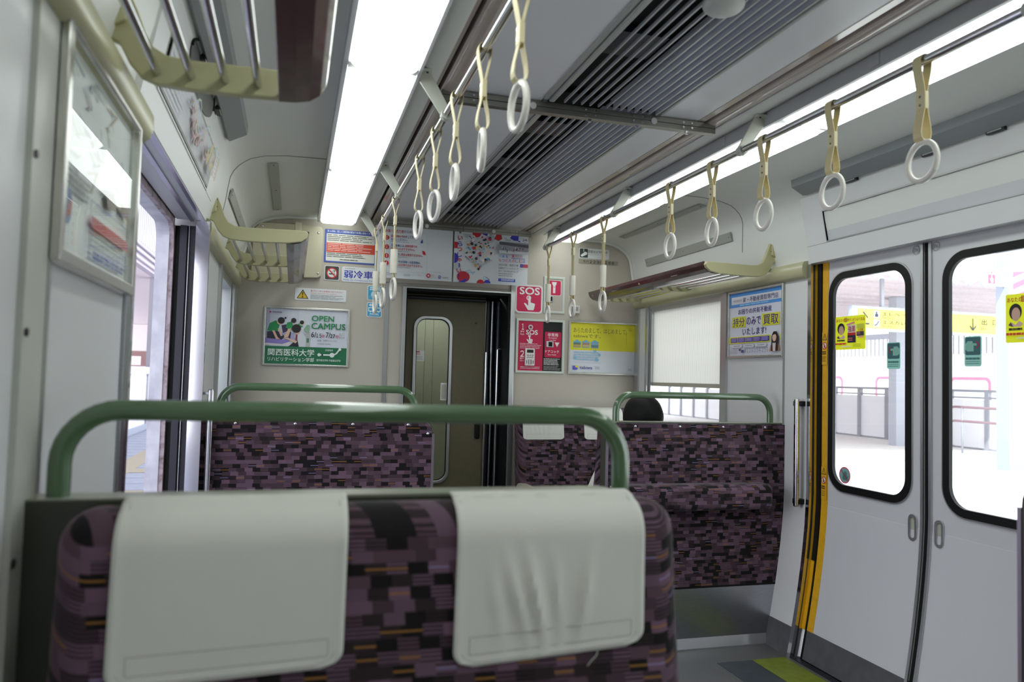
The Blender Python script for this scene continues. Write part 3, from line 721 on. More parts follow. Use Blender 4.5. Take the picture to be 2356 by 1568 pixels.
for s, side in ((-1, 'left'), (1, 'right')):
    for i, y in enumerate(LY):
        L = 1.27 if i < 4 else 1.265
        lab = '%s glowing ceiling light panel of the %s row' % (['rear overhead', 'overhead', 'nearest visible', 'second visible', 'farthest'][i], side)
        make_light(s, y, L, lab)
# small grey clips under the right lamp housing
for y in (2.70, 1.86):
    t = thing('lamp_clip', 'small grey clip on the inner edge of the right light row, %s one' % ('farther' if y > 2.3 else 'nearer'), 'clip', (0.636, y, 2.215))
    mb = MB(); mb.box(-0.004, 0.004, -0.02, 0.02, -0.02, 0.018, lampgrey); mb.build('clip_body', t, 0.002)

# ------------------------------------------------------------------ line of air conditioning louvres
def louvre(y0, y1, label):
    t = thing('ceiling_louvre', label, 'vent', (0, y0, 2.245), 0, 'ceiling louvre sections'); L = y1-y0
    mb = MB()
    for a, b, z in ((-0.168, -0.150, -0.006), (-0.148, -0.128, -0.012)): mb.box(a, b, 0, L, z, 0.03, framegrey)
    mb.box(0.292, 0.306, 0, L, -0.004, 0.03, framegrey); mb.build('frame', t, 0.003)
    mb = MB()
    for k in range(6): x = -0.088+0.0325*k; mb.box(x-0.0025, x+0.0025, 0, L, -0.008, 0.002, rod_m)
    mb.build('thin_slats', t)
    mb = MB()
    for k in range(7): x = 0.102+0.0285*k; mb.box(x-0.0015, x+0.0015, 0, L, -0.008, 0.0225, slat_m); mb.box(x-0.003, x+0.003, 0, L, -0.010, -0.006, rod_m)
    mb.build('deep_slats', t)
    mb = MB(); mb.box(-0.128, 0.292, 0, L, 0.06, 0.064, dark); mb.box(0.09, 0.292, 0, L, 0.023, 0.027, mat('duct sheet', 'c0c2d0', 0.5)); mb.build('duct', t)
    fan = mat('fan dark blue', '1c2028', 0.35)
    yy = 0.25
    while yy < L-0.1:
        mb = MB(); mb.box(-0.115, 0.06, yy, yy+0.16, 0.03, 0.05, fan); yy += 0.55; mb.build('fan_plate', t)
    return t
louvre(2.635, 4.855, 'far section of the ceiling air louvre beyond the cross bar'); louvre(-1.5, 2.565, 'near section of the ceiling air louvre before the cross bar')
t = thing('ceiling_dome', 'pale round dome cover under the near louvre at the top edge of the view', 'sensor', (0.055, 1.74, 2.232))
mb = MB(); mb.ellip((0, 0, 0), 0.055, 0.055, 0.026, plastic, 20, 10); mb.build('dome', t)

# ------------------------------------------------------------------ cross bars that carry hanging posters
def crossbar(y, x0, x1, z0, z1, label):
    t = thing('poster_bar', label, 'bar', (0, y, 0), 0, 'metal poster bars under the ceiling')
    mb = MB(); mb.box(x0, x1, -0.014, 0.014, z0, z1, dsteel); mb.box(x0, x1, -0.0165, -0.013, (z0+z1)/2-0.001, (z0+z1)/2+0.001, darkgrey); mb.build('bar', t, 0.002)
    for cx in (x0+0.13, x0+0.55, x0+0.74, x1-0.12):
        mb = MB()
        for dx in (-0.018, 0.018):
            for dz in (-0.009, 0.009): mb.cyl((cx+dx, -0.016, (z0+z1)/2+dz), 'y', 0.004, 0.006, chrome, 8)
        mb.box(cx-0.006, cx+0.006, -0.012, -0.004, z0-0.012, z0, chrome); mb.build('clip', t)
    for cx, in ((x0+0.33,), (x1-0.26,)):
        mb = MB(); mb.cyl((cx, -0.016, (z0+z1)/2), 'y', 0.012, 0.004, mat('white disc', 'e4e4e2', 0.5), 16); mb.build('round_label', t)
crossbar(2.60, -0.53, 0.535, 2.200, 2.240, 'brushed metal poster bar across the ceiling, nearer the camera, empty')
crossbar(4.87, -0.528, 0.505, 2.186, 2.222, 'brushed metal poster bar above the end doorway carrying two hanging posters')

# ------------------------------------------------------------------ handrails and their brackets
RX, RZ = 0.545, 2.09
for s, side in ((-1, 'left'), (1, 'right')):
    t = thing('handrail', 'long chrome handrail under the %s row of ceiling lights' % side, 'handrail', (s*RX, 0, RZ))
    mb = MB(); mb.tube([(0, -1.6, 0), (0, 1.5, 0), (0, 4.69, 0)], 0.0125, chrome, 16); mb.build('tube', t)
    for y in (0.13, 1.28, 2.42, 3.57, 4.66):
        mb = MB(); pl = mat('bracket enamel', 'c9cbc0', 0.4)
        out = [(s*0.115, 0.135), (s*0.055, 0.135), (s*-0.016, 0.012), (s*-0.018, -0.008), (s*-0.008, -0.018), (s*0.008, -0.018), (s*0.022, 0.004)]
        mb.prism(out, 'y', y-0.004, y+0.004, pl)
        mb.prism([(s*0.118, 0.138), (s*0.052, 0.138), (s*0.052, 0.128), (s*0.118, 0.128)], 'y', y-0.02, y+0.004, pl)
        for dx in (0.066, 0.104): mb.cyl((s*dx, y-0.014, 0.126), 'z', 0.004, 0.004, darkgrey, 8)
        mb.tube([(0, y-0.016, 0), (0, y+0.016, 0)], 0.0175, pl, 16); mb.build('bracket', t, 0.0015)

# ------------------------------------------------------------------ hanging straps
def strap_proto(long):
    t = thing('hanging_strap', 'x', 'strap')
    m = cream
    # webbing: a loop of flat band round the rail, pinched at the buckle, opening again round the ring
    ringz = -0.262 if not long else -0.435
    hw = 0.014     # half width of the band, along x (across the rail direction y is thickness)
    def band(side, zs):
        # zs: list of (z, offset) ; band runs along rail direction y, width along x
        mb = MB(); th_ = 0.0022; vs = []; fs = []
        for z, off in zs:
            vs += [(side*off-th_/2, -hw, z), (side*off-th_/2, hw, z), (side*off+th_/2, hw, z), (side*off+th_/2, -hw, z)]
        n = len(zs)
        for i in range(n-1):
            for k in range(4): fs.append((4*i+k, 4*i+(k+1) % 4, 4*i+4+(k+1) % 4, 4*i+4+k))
        fs += [(3, 2, 1, 0), tuple(range(4*n-4, 4*n))]
        mb.add(vs, fs, m); return mb
    if not long:
        zs = [(0.016, 0.0), (0.0145, 0.008), (0.008, 0.0155), (-0.004, 0.0175), (-0.03, 0.0145), (-0.06, 0.008), (-0.085, 0.003), (-0.12, 0.003), (-0.145, 0.008), (-0.17, 0.0135), (-0.19, 0.0155), (-0.202, 0.0135), (-0.210, 0.008), (-0.2125, 0.0)]
        a = MB()
    else:
        zs = [(0.016, 0.0), (0.0145, 0.008), (0.008, 0.0155), (-0.004, 0.0175), (-0.03, 0.0135), (-0.055, 0.006), (-0.075, 0.0025), (-0.25, 0.0025), (-0.35, 0.0025), (-0.365, 0.005), (-0.378, 0.008), (-0.386, 0.005), (-0.388, 0.0)]
        a = MB()
    for sd in (-1, 1):
        b = band(sd, zs); a.add(b.v, b.f, m)
    a.build('webbing', t)
    mb = MB(); mb.box(-0.0065, 0.0065, -0.0155, 0.0155, -0.128, -0.082, mat('cream buckle', 'e2d6ae', 0.4))
    bk = mb.build('buckle', t, 0.002)
    for z in (-0.094, -0.116):
        mb = MB(); mb.cyl((-0.007, 0.0, z), 'x', 0.0035, 0.002, chrome, 8); mb.build('rivet', bk)
    if long:
        mb = MB(); mb.tube([(0, 0, -0.245), (0, 0, -0.25), (0, 0, -0.355), (0, 0, -0.36)], [0.0165, 0.0175, 0.0175, 0.0165], sleeve, 14); mb.build('sleeve', t)
    mb = MB(); R = 0.050; pts = [(0, R*math.sin(2*PI*i/36), ringz+R*math.cos(2*PI*i/36)) for i in range(36)]
    mb.tube(pts, 0.0078, ringw, 12, False, True); o = mb.build('ring', t)
    return t
sp = strap_proto(False); lp = strap_proto(True)
nth = ['nearest the camera', 'second from the camera', 'third from the camera', 'fourth from the camera', 'fifth from the camera']
lnth = ['nearest of the three', 'middle of the three', 'closest to the end wall']
first = {False: True, True: True}
def place_strap(long, s, y, rz, label):
    grp = ('long' if long else 'short')+' hanging straps on the handrails'
    pro = lp if long else sp
    if first[long]:
        first[long] = False; pro.location = (s*RX, y, RZ); pro['label'] = label; pro['group'] = grp; o = pro
    else: o = dup(pro, (s*RX, y, RZ), 0, label, grp)
    # rings hang turned round the strap by a little
    for ch in o.children:
        if ch.name.startswith('ring'): ch.rotation_euler = (0, 0, rz)
for s, side, ys, rzs in ((-1, 'left', [1.563, 1.899, 2.246, 2.592, 2.943], [0.06, -0.13, -0.03, 0.17, 0.10]), (1, 'right', [1.589, 1.932, 2.282, 2.621, 2.963], [-0.05, -0.03, -0.06, -0.15, -0.07])):
    for i, y in enumerate(ys): place_strap(False, s, y, rzs[i], 'short cream hanging strap with white ring on the %s rail, %s' % (side, nth[i]))
for s, side, ys, rzs in ((-1, 'left', [3.671, 4.128, 4.507], [0.09, 0.1, 0.08]), (1, 'right', [3.702, 4.155, 4.595], [-0.09, -0.05, -0.1])):
    for i, y in enumerate(ys): place_strap(True, s, y, rzs[i], 'long strap with white sleeve on the %s rail, %s' % (side, lnth[i]))

# ------------------------------------------------------------------ luggage racks
BR = [(1.348, 1.985), (1.322, 1.973), (1.302, 1.93), (1.285, 1.885), (1.27, 1.86), (1.245, 1.846), (1.2, 1.843), (1.04, 1.846), (0.965, 1.847), (0.952, 1.842), (0.947, 1.832), (0.954, 1.816), (0.975, 1.80), (1.03, 1.79), (1.12, 1.786), (1.21, 1.786), (1.26, 1.789), (1.29, 1.80), (1.312, 1.825), (1.33, 1.86), (1.345, 1.866)]
def rack(s, y0, y1, brs, label):
    t = thing('luggage_rack', label, 'rack', (s*1.35, y0, 0), 0, 'luggage racks over the seats'); ox = 1.35
    for yb in brs:
        mb = MB(); mb.prism([(s*(x-ox), z) for x, z in BR], 'y', yb-y0, yb-y0+0.022, rackbeige)
        mb.prism([(s*(1.352-ox), 1.985), (s*(1.318-ox), 1.97), (s*(1.318-ox), 1.90), (s*(1.352-ox), 1.88)], 'y', yb-y0-0.012, yb-y0+0.03, rackbeige)
        bk = mb.build('bracket', t, 0.003)
        for dz in (1.95, 1.92):
            mb = MB(); mb.cyl((s*(1.318-ox), yb-y0+0.004, dz), 'x', 0.005, 0.006, darkgrey, 8); mb.build('screw', bk)
    for x in (1.262, 1.201, 1.140, 1.079):
        mb = MB(); mb.tube([(s*(x-ox), 0.01, 1.812), (s*(x-ox), (y1-y0)/2, 1.812), (s*(x-ox), y1-y0-0.01, 1.812)], 0.0085, chrome, 12); mb.build('tube', t)
    mb = MB(); J = [(1.038, 1.789), (1.005, 1.791), (0.978, 1.797), (0.958, 1.811), (0.947, 1.830), (0.944, 1.848), (0.952, 1.850), (0.962, 1.832), (0.975, 1.815), (1.005, 1.803), (1.038, 1.801)]
    mb.prism([(s*(x-ox), z) for x, z in J], 'y', 0.022, y1-y0, maroon); mb.build('front_board', t, 0.002)
    return t
near = rack(-1, -0.25, 1.60, [0.1, 0.84, 1.576], 'luggage rack with maroon front board at upper left, nearest the camera')
rack(-1, 3.36, 4.92, [3.36, 4.12, 4.85], 'luggage rack over the far left seat beside the end wall')
rr = rack(1, 3.36, 4.92, [3.36, 4.12, 4.85], 'luggage rack with brown front board over the window with the blind')
# faint white seat numbers on the right rack board
mb = MB()
for yc in (4.60, 3.80):
    a = Art((0.9585-1.35, yc+0.03-3.36, 1.8125), (0, -1, 0), Vector((-0.45, 0, 0.9)).normalized(), Vector((-0.9, 0, -0.45)).normalized(), 0.165, 0.018)
    a.n = 4; a.bars(0.0, 0.0, 0.40, 1.0, 2, 'd8d0d0', 0.7, 0.05); a.bars(0.55, 0.0, 1.0, 1.0, 2, 'd8d0d0', 0.7, 0.05); o = a.mb.build('seat_mark', rr)

# ------------------------------------------------------------------ advert rails (grey strips on the coving)
def cove_at(x):
    for (x0, z0), (x1, z1) in zip(COVE, COVE[1:]):
        if x1 <= x <= x0: return z0+(z1-z0)*(x0-x)/(x0-x1)
for s, side in ((1, 'right'), (-1, 'left')):
    for xa, xb, nm in ((1.304, 1.289, 'lower'), (1.142, 1.098, 'upper')):
        t = thing('advert_rail', 'thin grey advert rail on the coving above the far %s rack, %s one' % (side, nm), 'rail', (0, 3.69, 0), 0, 'advert rails on the coving')
        mb = MB(); za, zb = cove_at(xa), cove_at(xb)
        if nm == 'lower': za, zb = 2.032, 2.078
        mb.prism([(s*(xa-0.001), za-0.001), (s*(xb-0.001), zb-0.001), (s*(xb-0.008), zb-0.006), (s*(xa-0.010), za-0.006)], 'y', 0, 1.055, mat('advert rail grey', 'a3a79f', 0.4)); mb.build('rail', t)
        mb = MB()
        for yy in (0.02, 0.53, 1.03): mb.cyl((s*((xa+xb)/2-0.008), yy, (za+zb)/2-0.006), 'z', 0.003, 0.004, darkgrey, 8)
        mb.build('screws', t)

# ------------------------------------------------------------------ seats
def seat(name, label, xc, y0, rz, aisle, hs, group='double seats with patterned moquette', w=0.475, jump=False, cover_front=True, cush=(-0.41, 0.487), rail=True):
    """local frame: sitter faces -y, shell front at y = 0, its back face at y = 0.06; aisle = +1 / -1 side along local x"""
    t = thing(name, label, 'seat', (xc, y0, 0), rz, group)
    a = aisle; R = 0.07
    # shell board with a rounded top corner on the aisle side
    n = 6; out = [(-a*w, 0.0), (-a*w, 1.058)]+[(a*(w-R+R*math.sin(PI/2*i/n)), 1.058-R+R*math.cos(PI/2*i/n)) for i in range(n+1)]+[(a*w, 0.0)]
    mb = MB(); mb.prism(out, 'y', 0, 0.06, shell_m); mb.build('shell', t, 0.004)
    mb = MB(); o2 = out[1:-1]; mb.prism([(-a*w, 1.0585)]+[(x, z+0.0008) for x, z in o2[1:-3]]+[(x*1.0, z-0.004) for x, z in o2[1:-3][::-1]]+[(-a*w, 1.054)], 'y', 0.001, 0.059, shell_lit); mb.build('shell_lit_top', t)  # lit top face of the shell, laid on as a paler strip
    # rear panel in moquette, studs, steel edge, kick plate
    mb = MB(); R2 = 0.045
    pts = [(-a*(w-0.004), 0.287), (-a*(w-0.004), 1.05)]+[(a*(w-0.012-R2+R2*math.sin(PI/2*i/n)), 1.05-R2+R2*math.cos(PI/2*i/n)) for i in range(n+1)]+[(a*(w-0.012), 0.287)]
    mb.prism(pts, 'y', 0.060, 0.068, fabric); rp = mb.build('rear_panel', t)
    mb = MB(); mb.box(min(a*(w-0.012), a*(w-0.001)), max(a*(w-0.012), a*(w-0.001)), 0.0605, 0.070, 0.287, 1.0, mat('panel edge trim', '8d8490', 0.3, 0.5)); mb.box(-w+0.004, w-0.006, 0.0605, 0.069, 0.280, 0.289, black); mb.build('edge_trim', t)
    for x in (-0.36, -0.13, 0.1, 0.33):
        mb = MB(); mb.ellip((x, 0.069, 1.037), 0.006, 0.003, 0.006, chrome, 8, 6); mb.build('stud', rp)
    for z in (1.0, 0.76, 0.5):
        mb = MB(); mb.ellip((a*(w-0.03), 0.069, z), 0.006, 0.003, 0.006, chrome, 8, 6); mb.build('stud', rp)
    mb = MB(); mb.box(-w+0.03, w-0.01, 0.0605, 0.066, 0.03, 0.281, steel); mb.prism([(0.066, 0.03), (0.066, 0.05), (0.080, 0.006), (0.080, 0.0), (0.06, 0.0)], 'x', -w+0.03, w-0.01, alu); mb.build('kick_plate', t)
    # front: backrest, seat cushion, base
    c0, c1 = sorted((a*cush[1], a*cush[0]))
    def lean(p): return (p[0], p[1]-(1.06-p[2])*0.10 - 0.02*math.exp(-((p[2]-0.62)/0.16)**2)*(1 if p[1] < -0.03 else 0), p[2])
    mb = MB(); mb.rbox(c0, c1, -0.105, 0.0, 0.46, 1.056, 0.05, fabric, 5, lean, 12); mb.build('backrest', t)
    mb = MB(); mb.rbox(c0, c1, -0.52, -0.04, 0.31, 0.46, 0.045, fabric, 4, None, 8); mb.build('seat_cushion', t)
    mb = MB(); mb.box(c0+0.03, c1-0.03, -0.40, -0.002, 0.0, 0.315, darkgrey); mb.build('base', t)
    if rail:
        mb = MB(); zt, rb = 1.183, 0.078; path = [(-hs, 0.03, 1.056), (-hs, 0.03, zt-rb)]
        path += [(-hs+rb-rb*math.cos(PI/2*i/8), 0.03, zt-rb+rb*math.sin(PI/2*i/8)) for i in range(1, 9)]
        path += [(hs-rb+rb*math.sin(PI/2*i/8), 0.03, zt-rb+rb*math.cos(PI/2*i/8)) for i in range(0, 9)]+[(hs, 0.03, 1.056)]
        mb.tube(path, 0.0158, green, 16); mb.build('top_rail', t)
    if jump:
        mb = MB(); mb.rbox(-0.338, 0.42, 0.070, 0.185, 0.658, 0.777, 0.03, fabric, 4, lambda p: (p[0], p[1], p[2]-0.0*p[1]), 8); fs_ = mb.build('folding_seat', t)
        mb = MB()
        for x in (-0.30, 0.36): mb.box(x-0.012, x+0.012, 0.069, 0.10, 0.63, 0.66, black)
        mb.build('hinge', fs_)
    return t
ns = seat('double_bench', 'foreground double seat facing the camera with two white headrest covers and green top rail', -0.870, 1.22, 0, 1, 0.438)
seat('double_bench', 'far left double seat seen from its patterned back panel, green rail above', -0.8725, 3.318, PI, -1, 0.392)
seat('double_bench', 'far right double seat with a folding seat cushion on its patterned back', 0.878, 3.348, PI, 1, 0.413, jump=True, cush=(-0.45, 0.462))
seat('double_bench', 'right foreground seat, only its dark edge showing at the right border', 0.922, 1.215, 0, -1, 0.34, w=0.425, cush=(-0.40, 0.436))
# end wall seat facing the camera, right of the gangway door
t = thing('end_bench', 'patterned seat against the end wall right of the gangway door', 'seat', (0.865, 4.99, 0), 0)
mb = MB(); mb.rbox(-0.43, 0.43, -0.20, -0.03, 0.42, 1.06, 0.05, fabric, 5, lambda p: (p[0], p[1]-(1.06-p[2])*0.12, p[2]), 12); mb.build('backrest', t)
mb = MB(); mb.rbox(-0.43, 0.42, -0.62, -0.18, 0.31, 0.46, 0.045, fabric, 4, None, 8); mb.build('seat_cushion', t)
mb = MB(); mb.box(-0.41, 0.38, -0.52, -0.03, 0.0, 0.315, darkgrey); mb.build('base', t)
mb = MB(); mb.rbox(-0.45, -0.375, -0.56, -0.22, 0.52, 0.575, 0.022, mat('beige armrest', 'a39e8c', 0.4), 4, None, 4); mb.box(-0.44, -0.41, -0.40, -0.26, 0.0, 0.53, shell_m); mb.build('armrest', t)

# headrest covers: cloth hung over the seat back
def cover(label, P, yf, group, folds=0.0, seed=0, thread=False):
    """P: corners (x,z) TL, TR, BR, BL of the cloth face; yf(z): y of the cushion face"""
    t = thing('headrest_cover', label, 'headrest cover', (0, 0, 0), 0, group)
    TL, TR, BR, BL = [Vector(p) for p in P]; rnd = random.Random(seed)
    w = (TR-TL).length
    def base(u, v):
        # rounded lower corners by pulling u and v in
        x = (TL*(1-u)+TR*u)*(1-v)+(BL*(1-u)+BR*u)*v
        return x
    def wr(u, v):
        if not folds: return 0.0015*math.sin(7*u+3*v)*v
        a = 0
        for (uc, sl, wd, am) in ((0.40, 0.16, 0.028, 1.0), (0.30, 0.22, 0.03, 0.7), (0.52, 0.08, 0.022, 0.5), (0.68, -0.10, 0.03, 0.8), (0.20, 0.12, 0.03, 0.35)):
            d = u-(uc+sl*(v-0.55)); a += am*math.exp(-(d/wd)**2)*math.exp(-((v-0.62)/0.24)**2)
        return a*folds
    def sq(u, v):
        # map the unit square onto a square with rounded lower corners
        r = 0.10
        if v > 1-r:
            k = (v-(1-r))/r; lim = r*(1-math.sqrt(max(0, 1-k*k)))
            u = lim+(1-2*lim)*u
        return u, v
    def S(u, v, off=0.0):
        uu, vv = sq(u, v); p = base(uu, vv); e = min(uu, 1-uu)*w
        hem = 0.0012 if (e < 0.009 or vv > 0.968) else 0
        return Vector((p.x, yf(p.y)-0.004-wr(uu, vv)-hem-off, p.y))
    mb = MB(); nu, nv = 44, 40
    def vv_(j):   # finer rows near the rounded foot
        return j
    mb.grid(lambda a, b: S(a, b if b < 0.85 else b), nu, nv, cloth)
    # part that folds over the top of the seat back
    mb.grid(lambda a, b: Vector(((TL*(1-a)+TR*a).x, yf(TL.y)-0.004+0.03*b, TL.y+0.004*math.sin(PI/2*b))), nu, 3, cloth)
    cl = mb.build('cloth', t, 0, None, 0.0015)
    mb = MB()
    def sline(pts, r=0.0005):
        mb.tube([S(u, v, 0.0014) for u, v in pts], r, stitch, 5)
    k = 0.036
    sline([(k, i/20) for i in range(19)]+[(k+0.01, 0.95), (k+0.05, 0.975)]+[(0.1+0.8*i/10, 0.975) for i in range(11)]+[(1-k-0.01, 0.95)]+[(1-k, 0.9-i/20) for i in range(19)])
    v0, v1 = 0.825, 0.93
    for (p, q) in (((0.08, v0), (0.93, v0)), ((0.93, v0), (0.93, v1)), ((0.93, v1), (0.08, v1)), ((0.08, v1), (0.08, v0))):
        sline([(p[0]+(q[0]-p[0])*i/12, p[1]+(q[1]-p[1])*i/12) for i in range(13)], 0.0006)
    mb.build('stitching', cl)['label'] = 'grey stitch lines'
    if thread:
        mb = MB(); b = S(0.79, 0.995); mb.tube([b, b+Vector((-0.004, -0.004, -0.008)), b+Vector((-0.012, -0.005, -0.014)), b+Vector((-0.018, -0.004, -0.022))], 0.0006, cloth, 5); mb.build('loose_thread', cl)
    return t
def yf_near(z):
    z = min(z, 1.056); b = 1.22-0.105-(1.06-z)*0.10
    if z > 1.006: k = (z-1.006)/0.05; b += 0.05*(1-math.sqrt(max(0, 1-k*k)))
    return b
def px(z): return yf_near(z)/1.22
def near_pts(L):
    out = []
    for x, z in L:      # measured on the shell plane, moved on to the cushion face
        zz = z
        for _ in range(6): f = yf_near(min(zz, 1.056))/1.22; zz = 1.245+(z-1.245)*f
        out.append((-0.99+(x+0.99)*f, zz))
    return out
cover('white cloth headrest cover on the left half of the foreground seat', near_pts([(-1.216, 1.052), (-0.902, 1.052), (-0.900, 0.800), (-1.230, 0.788)]), yf_near, 'headrest covers', 0.0006, 1)
cover('creased white cloth headrest cover on the right half of the foreground seat', near_pts([(-0.737, 1.052), (-0.425, 1.052), (-0.399, 0.800), (-0.729, 0.782)]), yf_near, 'headrest covers', 0.010, 2, True)
def yf_end(z):
    z = min(z, 1.06); b = 4.99-0.20-(1.06-z)*0.12
    if z > 1.01: k = (z-1.01)/0.05; b += 0.05*(1-math.sqrt(max(0, 1-k*k)))
    return b
cover('small white headrest cover on the end wall seat, left one beside the gangway door', [(0.449, 1.058), (0.733, 1.058), (0.735, 0.852), (0.455, 0.850)], yf_end, 'headrest covers', 0.003, 3)
cover('white headrest cover on the end wall seat, right one, half hidden by green rail', [(0.872, 1.058), (1.156, 1.058), (1.156, 0.852), (0.878, 0.852)], yf_end, 'headrest covers', 0.003, 4)

# ------------------------------------------------------------------ chrome grab poles at the door pillars
t = thing('grab_handle', 'short vertical chrome grab handle on the white pillar left of the closed right door', 'handle', (1.312, 3.135, 0))
mb = MB(); mb.rbox(-0.012, 0.012, -0.012, 0.012, 0.675, 1.185, 0.008, chrome, 3, None, 10); mb.build('bar', t)
for z in (0.70, 1.16):
    mb = MB(); mb.box(0.0, 0.042, -0.012, 0.030, z-0.012, z+0.012, black); mb.build('mount', t, 0.002)
t = thing('grab_handle', 'chrome grab handle beside the far left seat at the open doorway', 'handle', (-1.294, 3.215, 0))
mb = MB(); mb.rbox(-0.011, 0.011, -0.012, 0.012, 0.40, 1.172, 0.007, chrome, 3, None, 14); mb.build('bar', t)
for z in (0.43, 1.155):
    mb = MB(); mb.box(-0.055, 0.0, -0.010, 0.014, z-0.006, z+0.006, alu); mb.build('mount', t, 0.002)

# ------------------------------------------------------------------ seated passenger behind the far right seat
def skin_mesh(name, parent, verts, edges, radii, m, root=0, sub=2):
    me = bpy.data.meshes.new(name); me.from_pydata(verts, edges, []); me.materials.append(m)
    o = bpy.data.objects.new(name, me); COL.objects.link(o); o.parent = parent
    sk = o.modifiers.new('skin', 'SKIN'); sk.use_smooth_shade = True
    sv = me.skin_vertices[0].data if me.skin_vertices else None
    if sv is None:
        bm = bmesh.new(); bm.from_mesh(me); bm.verts.layers.skin.verify(); bm.to_mesh(me); bm.free(); sv = me.skin_vertices[0].data
    for i, r in enumerate(radii):
        sv[i].radius = (r, r) if isinstance(r, (int, float)) else r; sv[i].use_root = (i == root)
    ss = o.modifiers.new('sub', 'SUBSURF'); ss.levels = sub; ss.render_levels = sub
    return o
pt = thing('person', 'seated passenger in a white shirt, black hair showing above the far right seat', 'person', (0.762, 3.565, 0))
# body: pelvis, spine, neck, head, arms, legs (facing +y)
V = [(0, 0.10, 0.50), (0, 0.07, 0.62), (0, 0.05, 0.76), (0, 0.06, 0.86), (0, 0.075, 0.94), (0, 0.085, 1.0), (0, 0.085, 1.07),
     (-0.16, 0.06, 0.855), (-0.23, 0.09, 0.70), (-0.245, 0.14, 0.63), (-0.19, 0.32, 0.58), (-0.16, 0.38, 0.56),
     (0.16, 0.06, 0.855), (0.21, 0.10, 0.70), (0.215, 0.15, 0.62), (0.16, 0.32, 0.58), (0.13, 0.38, 0.56),
     (-0.09, 0.16, 0.51), (-0.10, 0.52, 0.52), (-0.10, 0.56, 0.28), (-0.10, 0.55, 0.09),
     (0.09, 0.16, 0.51), (0.10, 0.52, 0.52), (0.10, 0.56, 0.28), (0.10, 0.55, 0.09)]
Ed = [(0, 1), (1, 2), (2, 3), (3, 4), (4, 5), (5, 6), (3, 7), (7, 8), (8, 9), (9, 10), (10, 11), (3, 12), (12, 13), (13, 14), (14, 15), (15, 16), (0, 17), (17, 18), (18, 19), (19, 20), (0, 21), (21, 22), (22, 23), (23, 24)]
Rr = [0.13, 0.12, 0.13, 0.11, 0.055, 0.05, 0.07, 0.06, 0.047, 0.042, 0.034, 0.03, 0.06, 0.047, 0.042, 0.034, 0.03, 0.085, 0.065, 0.055, 0.042, 0.085, 0.065, 0.055, 0.042]
skin_mesh('body', pt, V, Ed, Rr, skin_m)
def headshape(p, d):
    return p
mb = MB(); hc = (0.0, 0.095, 1.075)
mb.ellip(hc, 0.078, 0.096, 0.108, skin_m, 24, 18, lambda p, d: (p.x*(1-0.18*max(0, -d.z)), p.y+0.012*max(0, d.y)*max(0, -d.z), p.z))
mb.ellip((0, 0.195, 1.065), 0.012, 0.018, 0.020, skin_m, 10, 8)
for sx in (-1, 1):
    mb.ellip((sx*0.080, 0.09, 1.068), 0.010, 0.02, 0.032, skin_m, 10, 8); mb.ellip((sx*0.03, 0.178, 1.085), 0.012, 0.010, 0.007, mat('eye', '1a1412', 0.2), 10, 8)
mb.ellip((0, 0.180, 1.022), 0.022, 0.008, 0.006, mat('lips', 'b06a60', 0.4), 10, 6); mb.build('head', pt)
mb = MB()
def hairfn(p, d):
    # full cap of straight hair, open over the face
    f = 1.0+0.012*math.sin(40*math.atan2(d.x, d.y)+6*d.z)
    if d.y > 0.45 and d.z < 0.35: f *= 0.80
    return (hc[0]+(p.x-hc[0])*f, hc[1]-0.012+(p.y-hc[1])*f, p.z if d.z > -0.3 else p.z+0.02)
mb.ellip((hc[0], hc[1], hc[2]-0.008), 0.102, 0.114, 0.113, hair_m, 48, 24, hairfn); mb.build('hair', pt)
skin_mesh('shirt', pt, V[:5]+[V[7], V[8], V[9], (-0.205, 0.27, 0.595), V[12], V[13], V[14], (0.175, 0.27, 0.595)], [(0, 1), (1, 2), (2, 3), (3, 4), (3, 5), (5, 6), (6, 7), (7, 8), (3, 9), (9, 10), (10, 11), (11, 12)], [0.145, 0.138, 0.145, 0.125, 0.06, 0.075, 0.064, 0.056, 0.046, 0.075, 0.064, 0.056, 0.046], shirt_m)
skin_mesh('trousers', pt, [V[0]]+V[17:25], [(0, 1), (1, 2), (2, 3), (3, 4), (0, 5), (5, 6), (6, 7), (7, 8)], [0.14, 0.095, 0.075, 0.066, 0.056, 0.095, 0.075, 0.066, 0.056], trouser_m)
for sx, (bx, by, bz) in ((-1, (-0.16, 0.38, 0.56)), (1, (0.13, 0.38, 0.56))):
    VV = [(bx, by, bz), (bx-sx*0.02, by+0.05, bz-0.005)]; EE = [(0, 1)]; RR = [0.026, 0.03]
    for k in range(4):
        o_ = len(VV); fx = bx-sx*0.02+(k-1.5)*0.018
        VV += [(fx, by+0.085, bz-0.005), (fx, by+0.115+0.006*(k in (1, 2)), bz-0.015), (fx, by+0.135+0.008*(k in (1, 2)), bz-0.032)]; EE += [(1, o_), (o_, o_+1), (o_+1, o_+2)]; RR += [0.009, 0.008, 0.007]
    o_ = len(VV); VV += [(bx-sx*0.05, by+0.04, bz-0.005), (bx-sx*0.068, by+0.07, bz-0.012)]; EE += [(0, o_), (o_, o_+1)]; RR += [0.010, 0.008]
    skin_mesh('hand', pt, VV, EE, RR, skin_m, 0, 1)
for sx in (-0.10, 0.10):
    mb = MB(); mb.ellip((sx, 0.61, 0.045), 0.045, 0.13, 0.045, shoe_m, 14, 10); mb.build('shoe', pt)

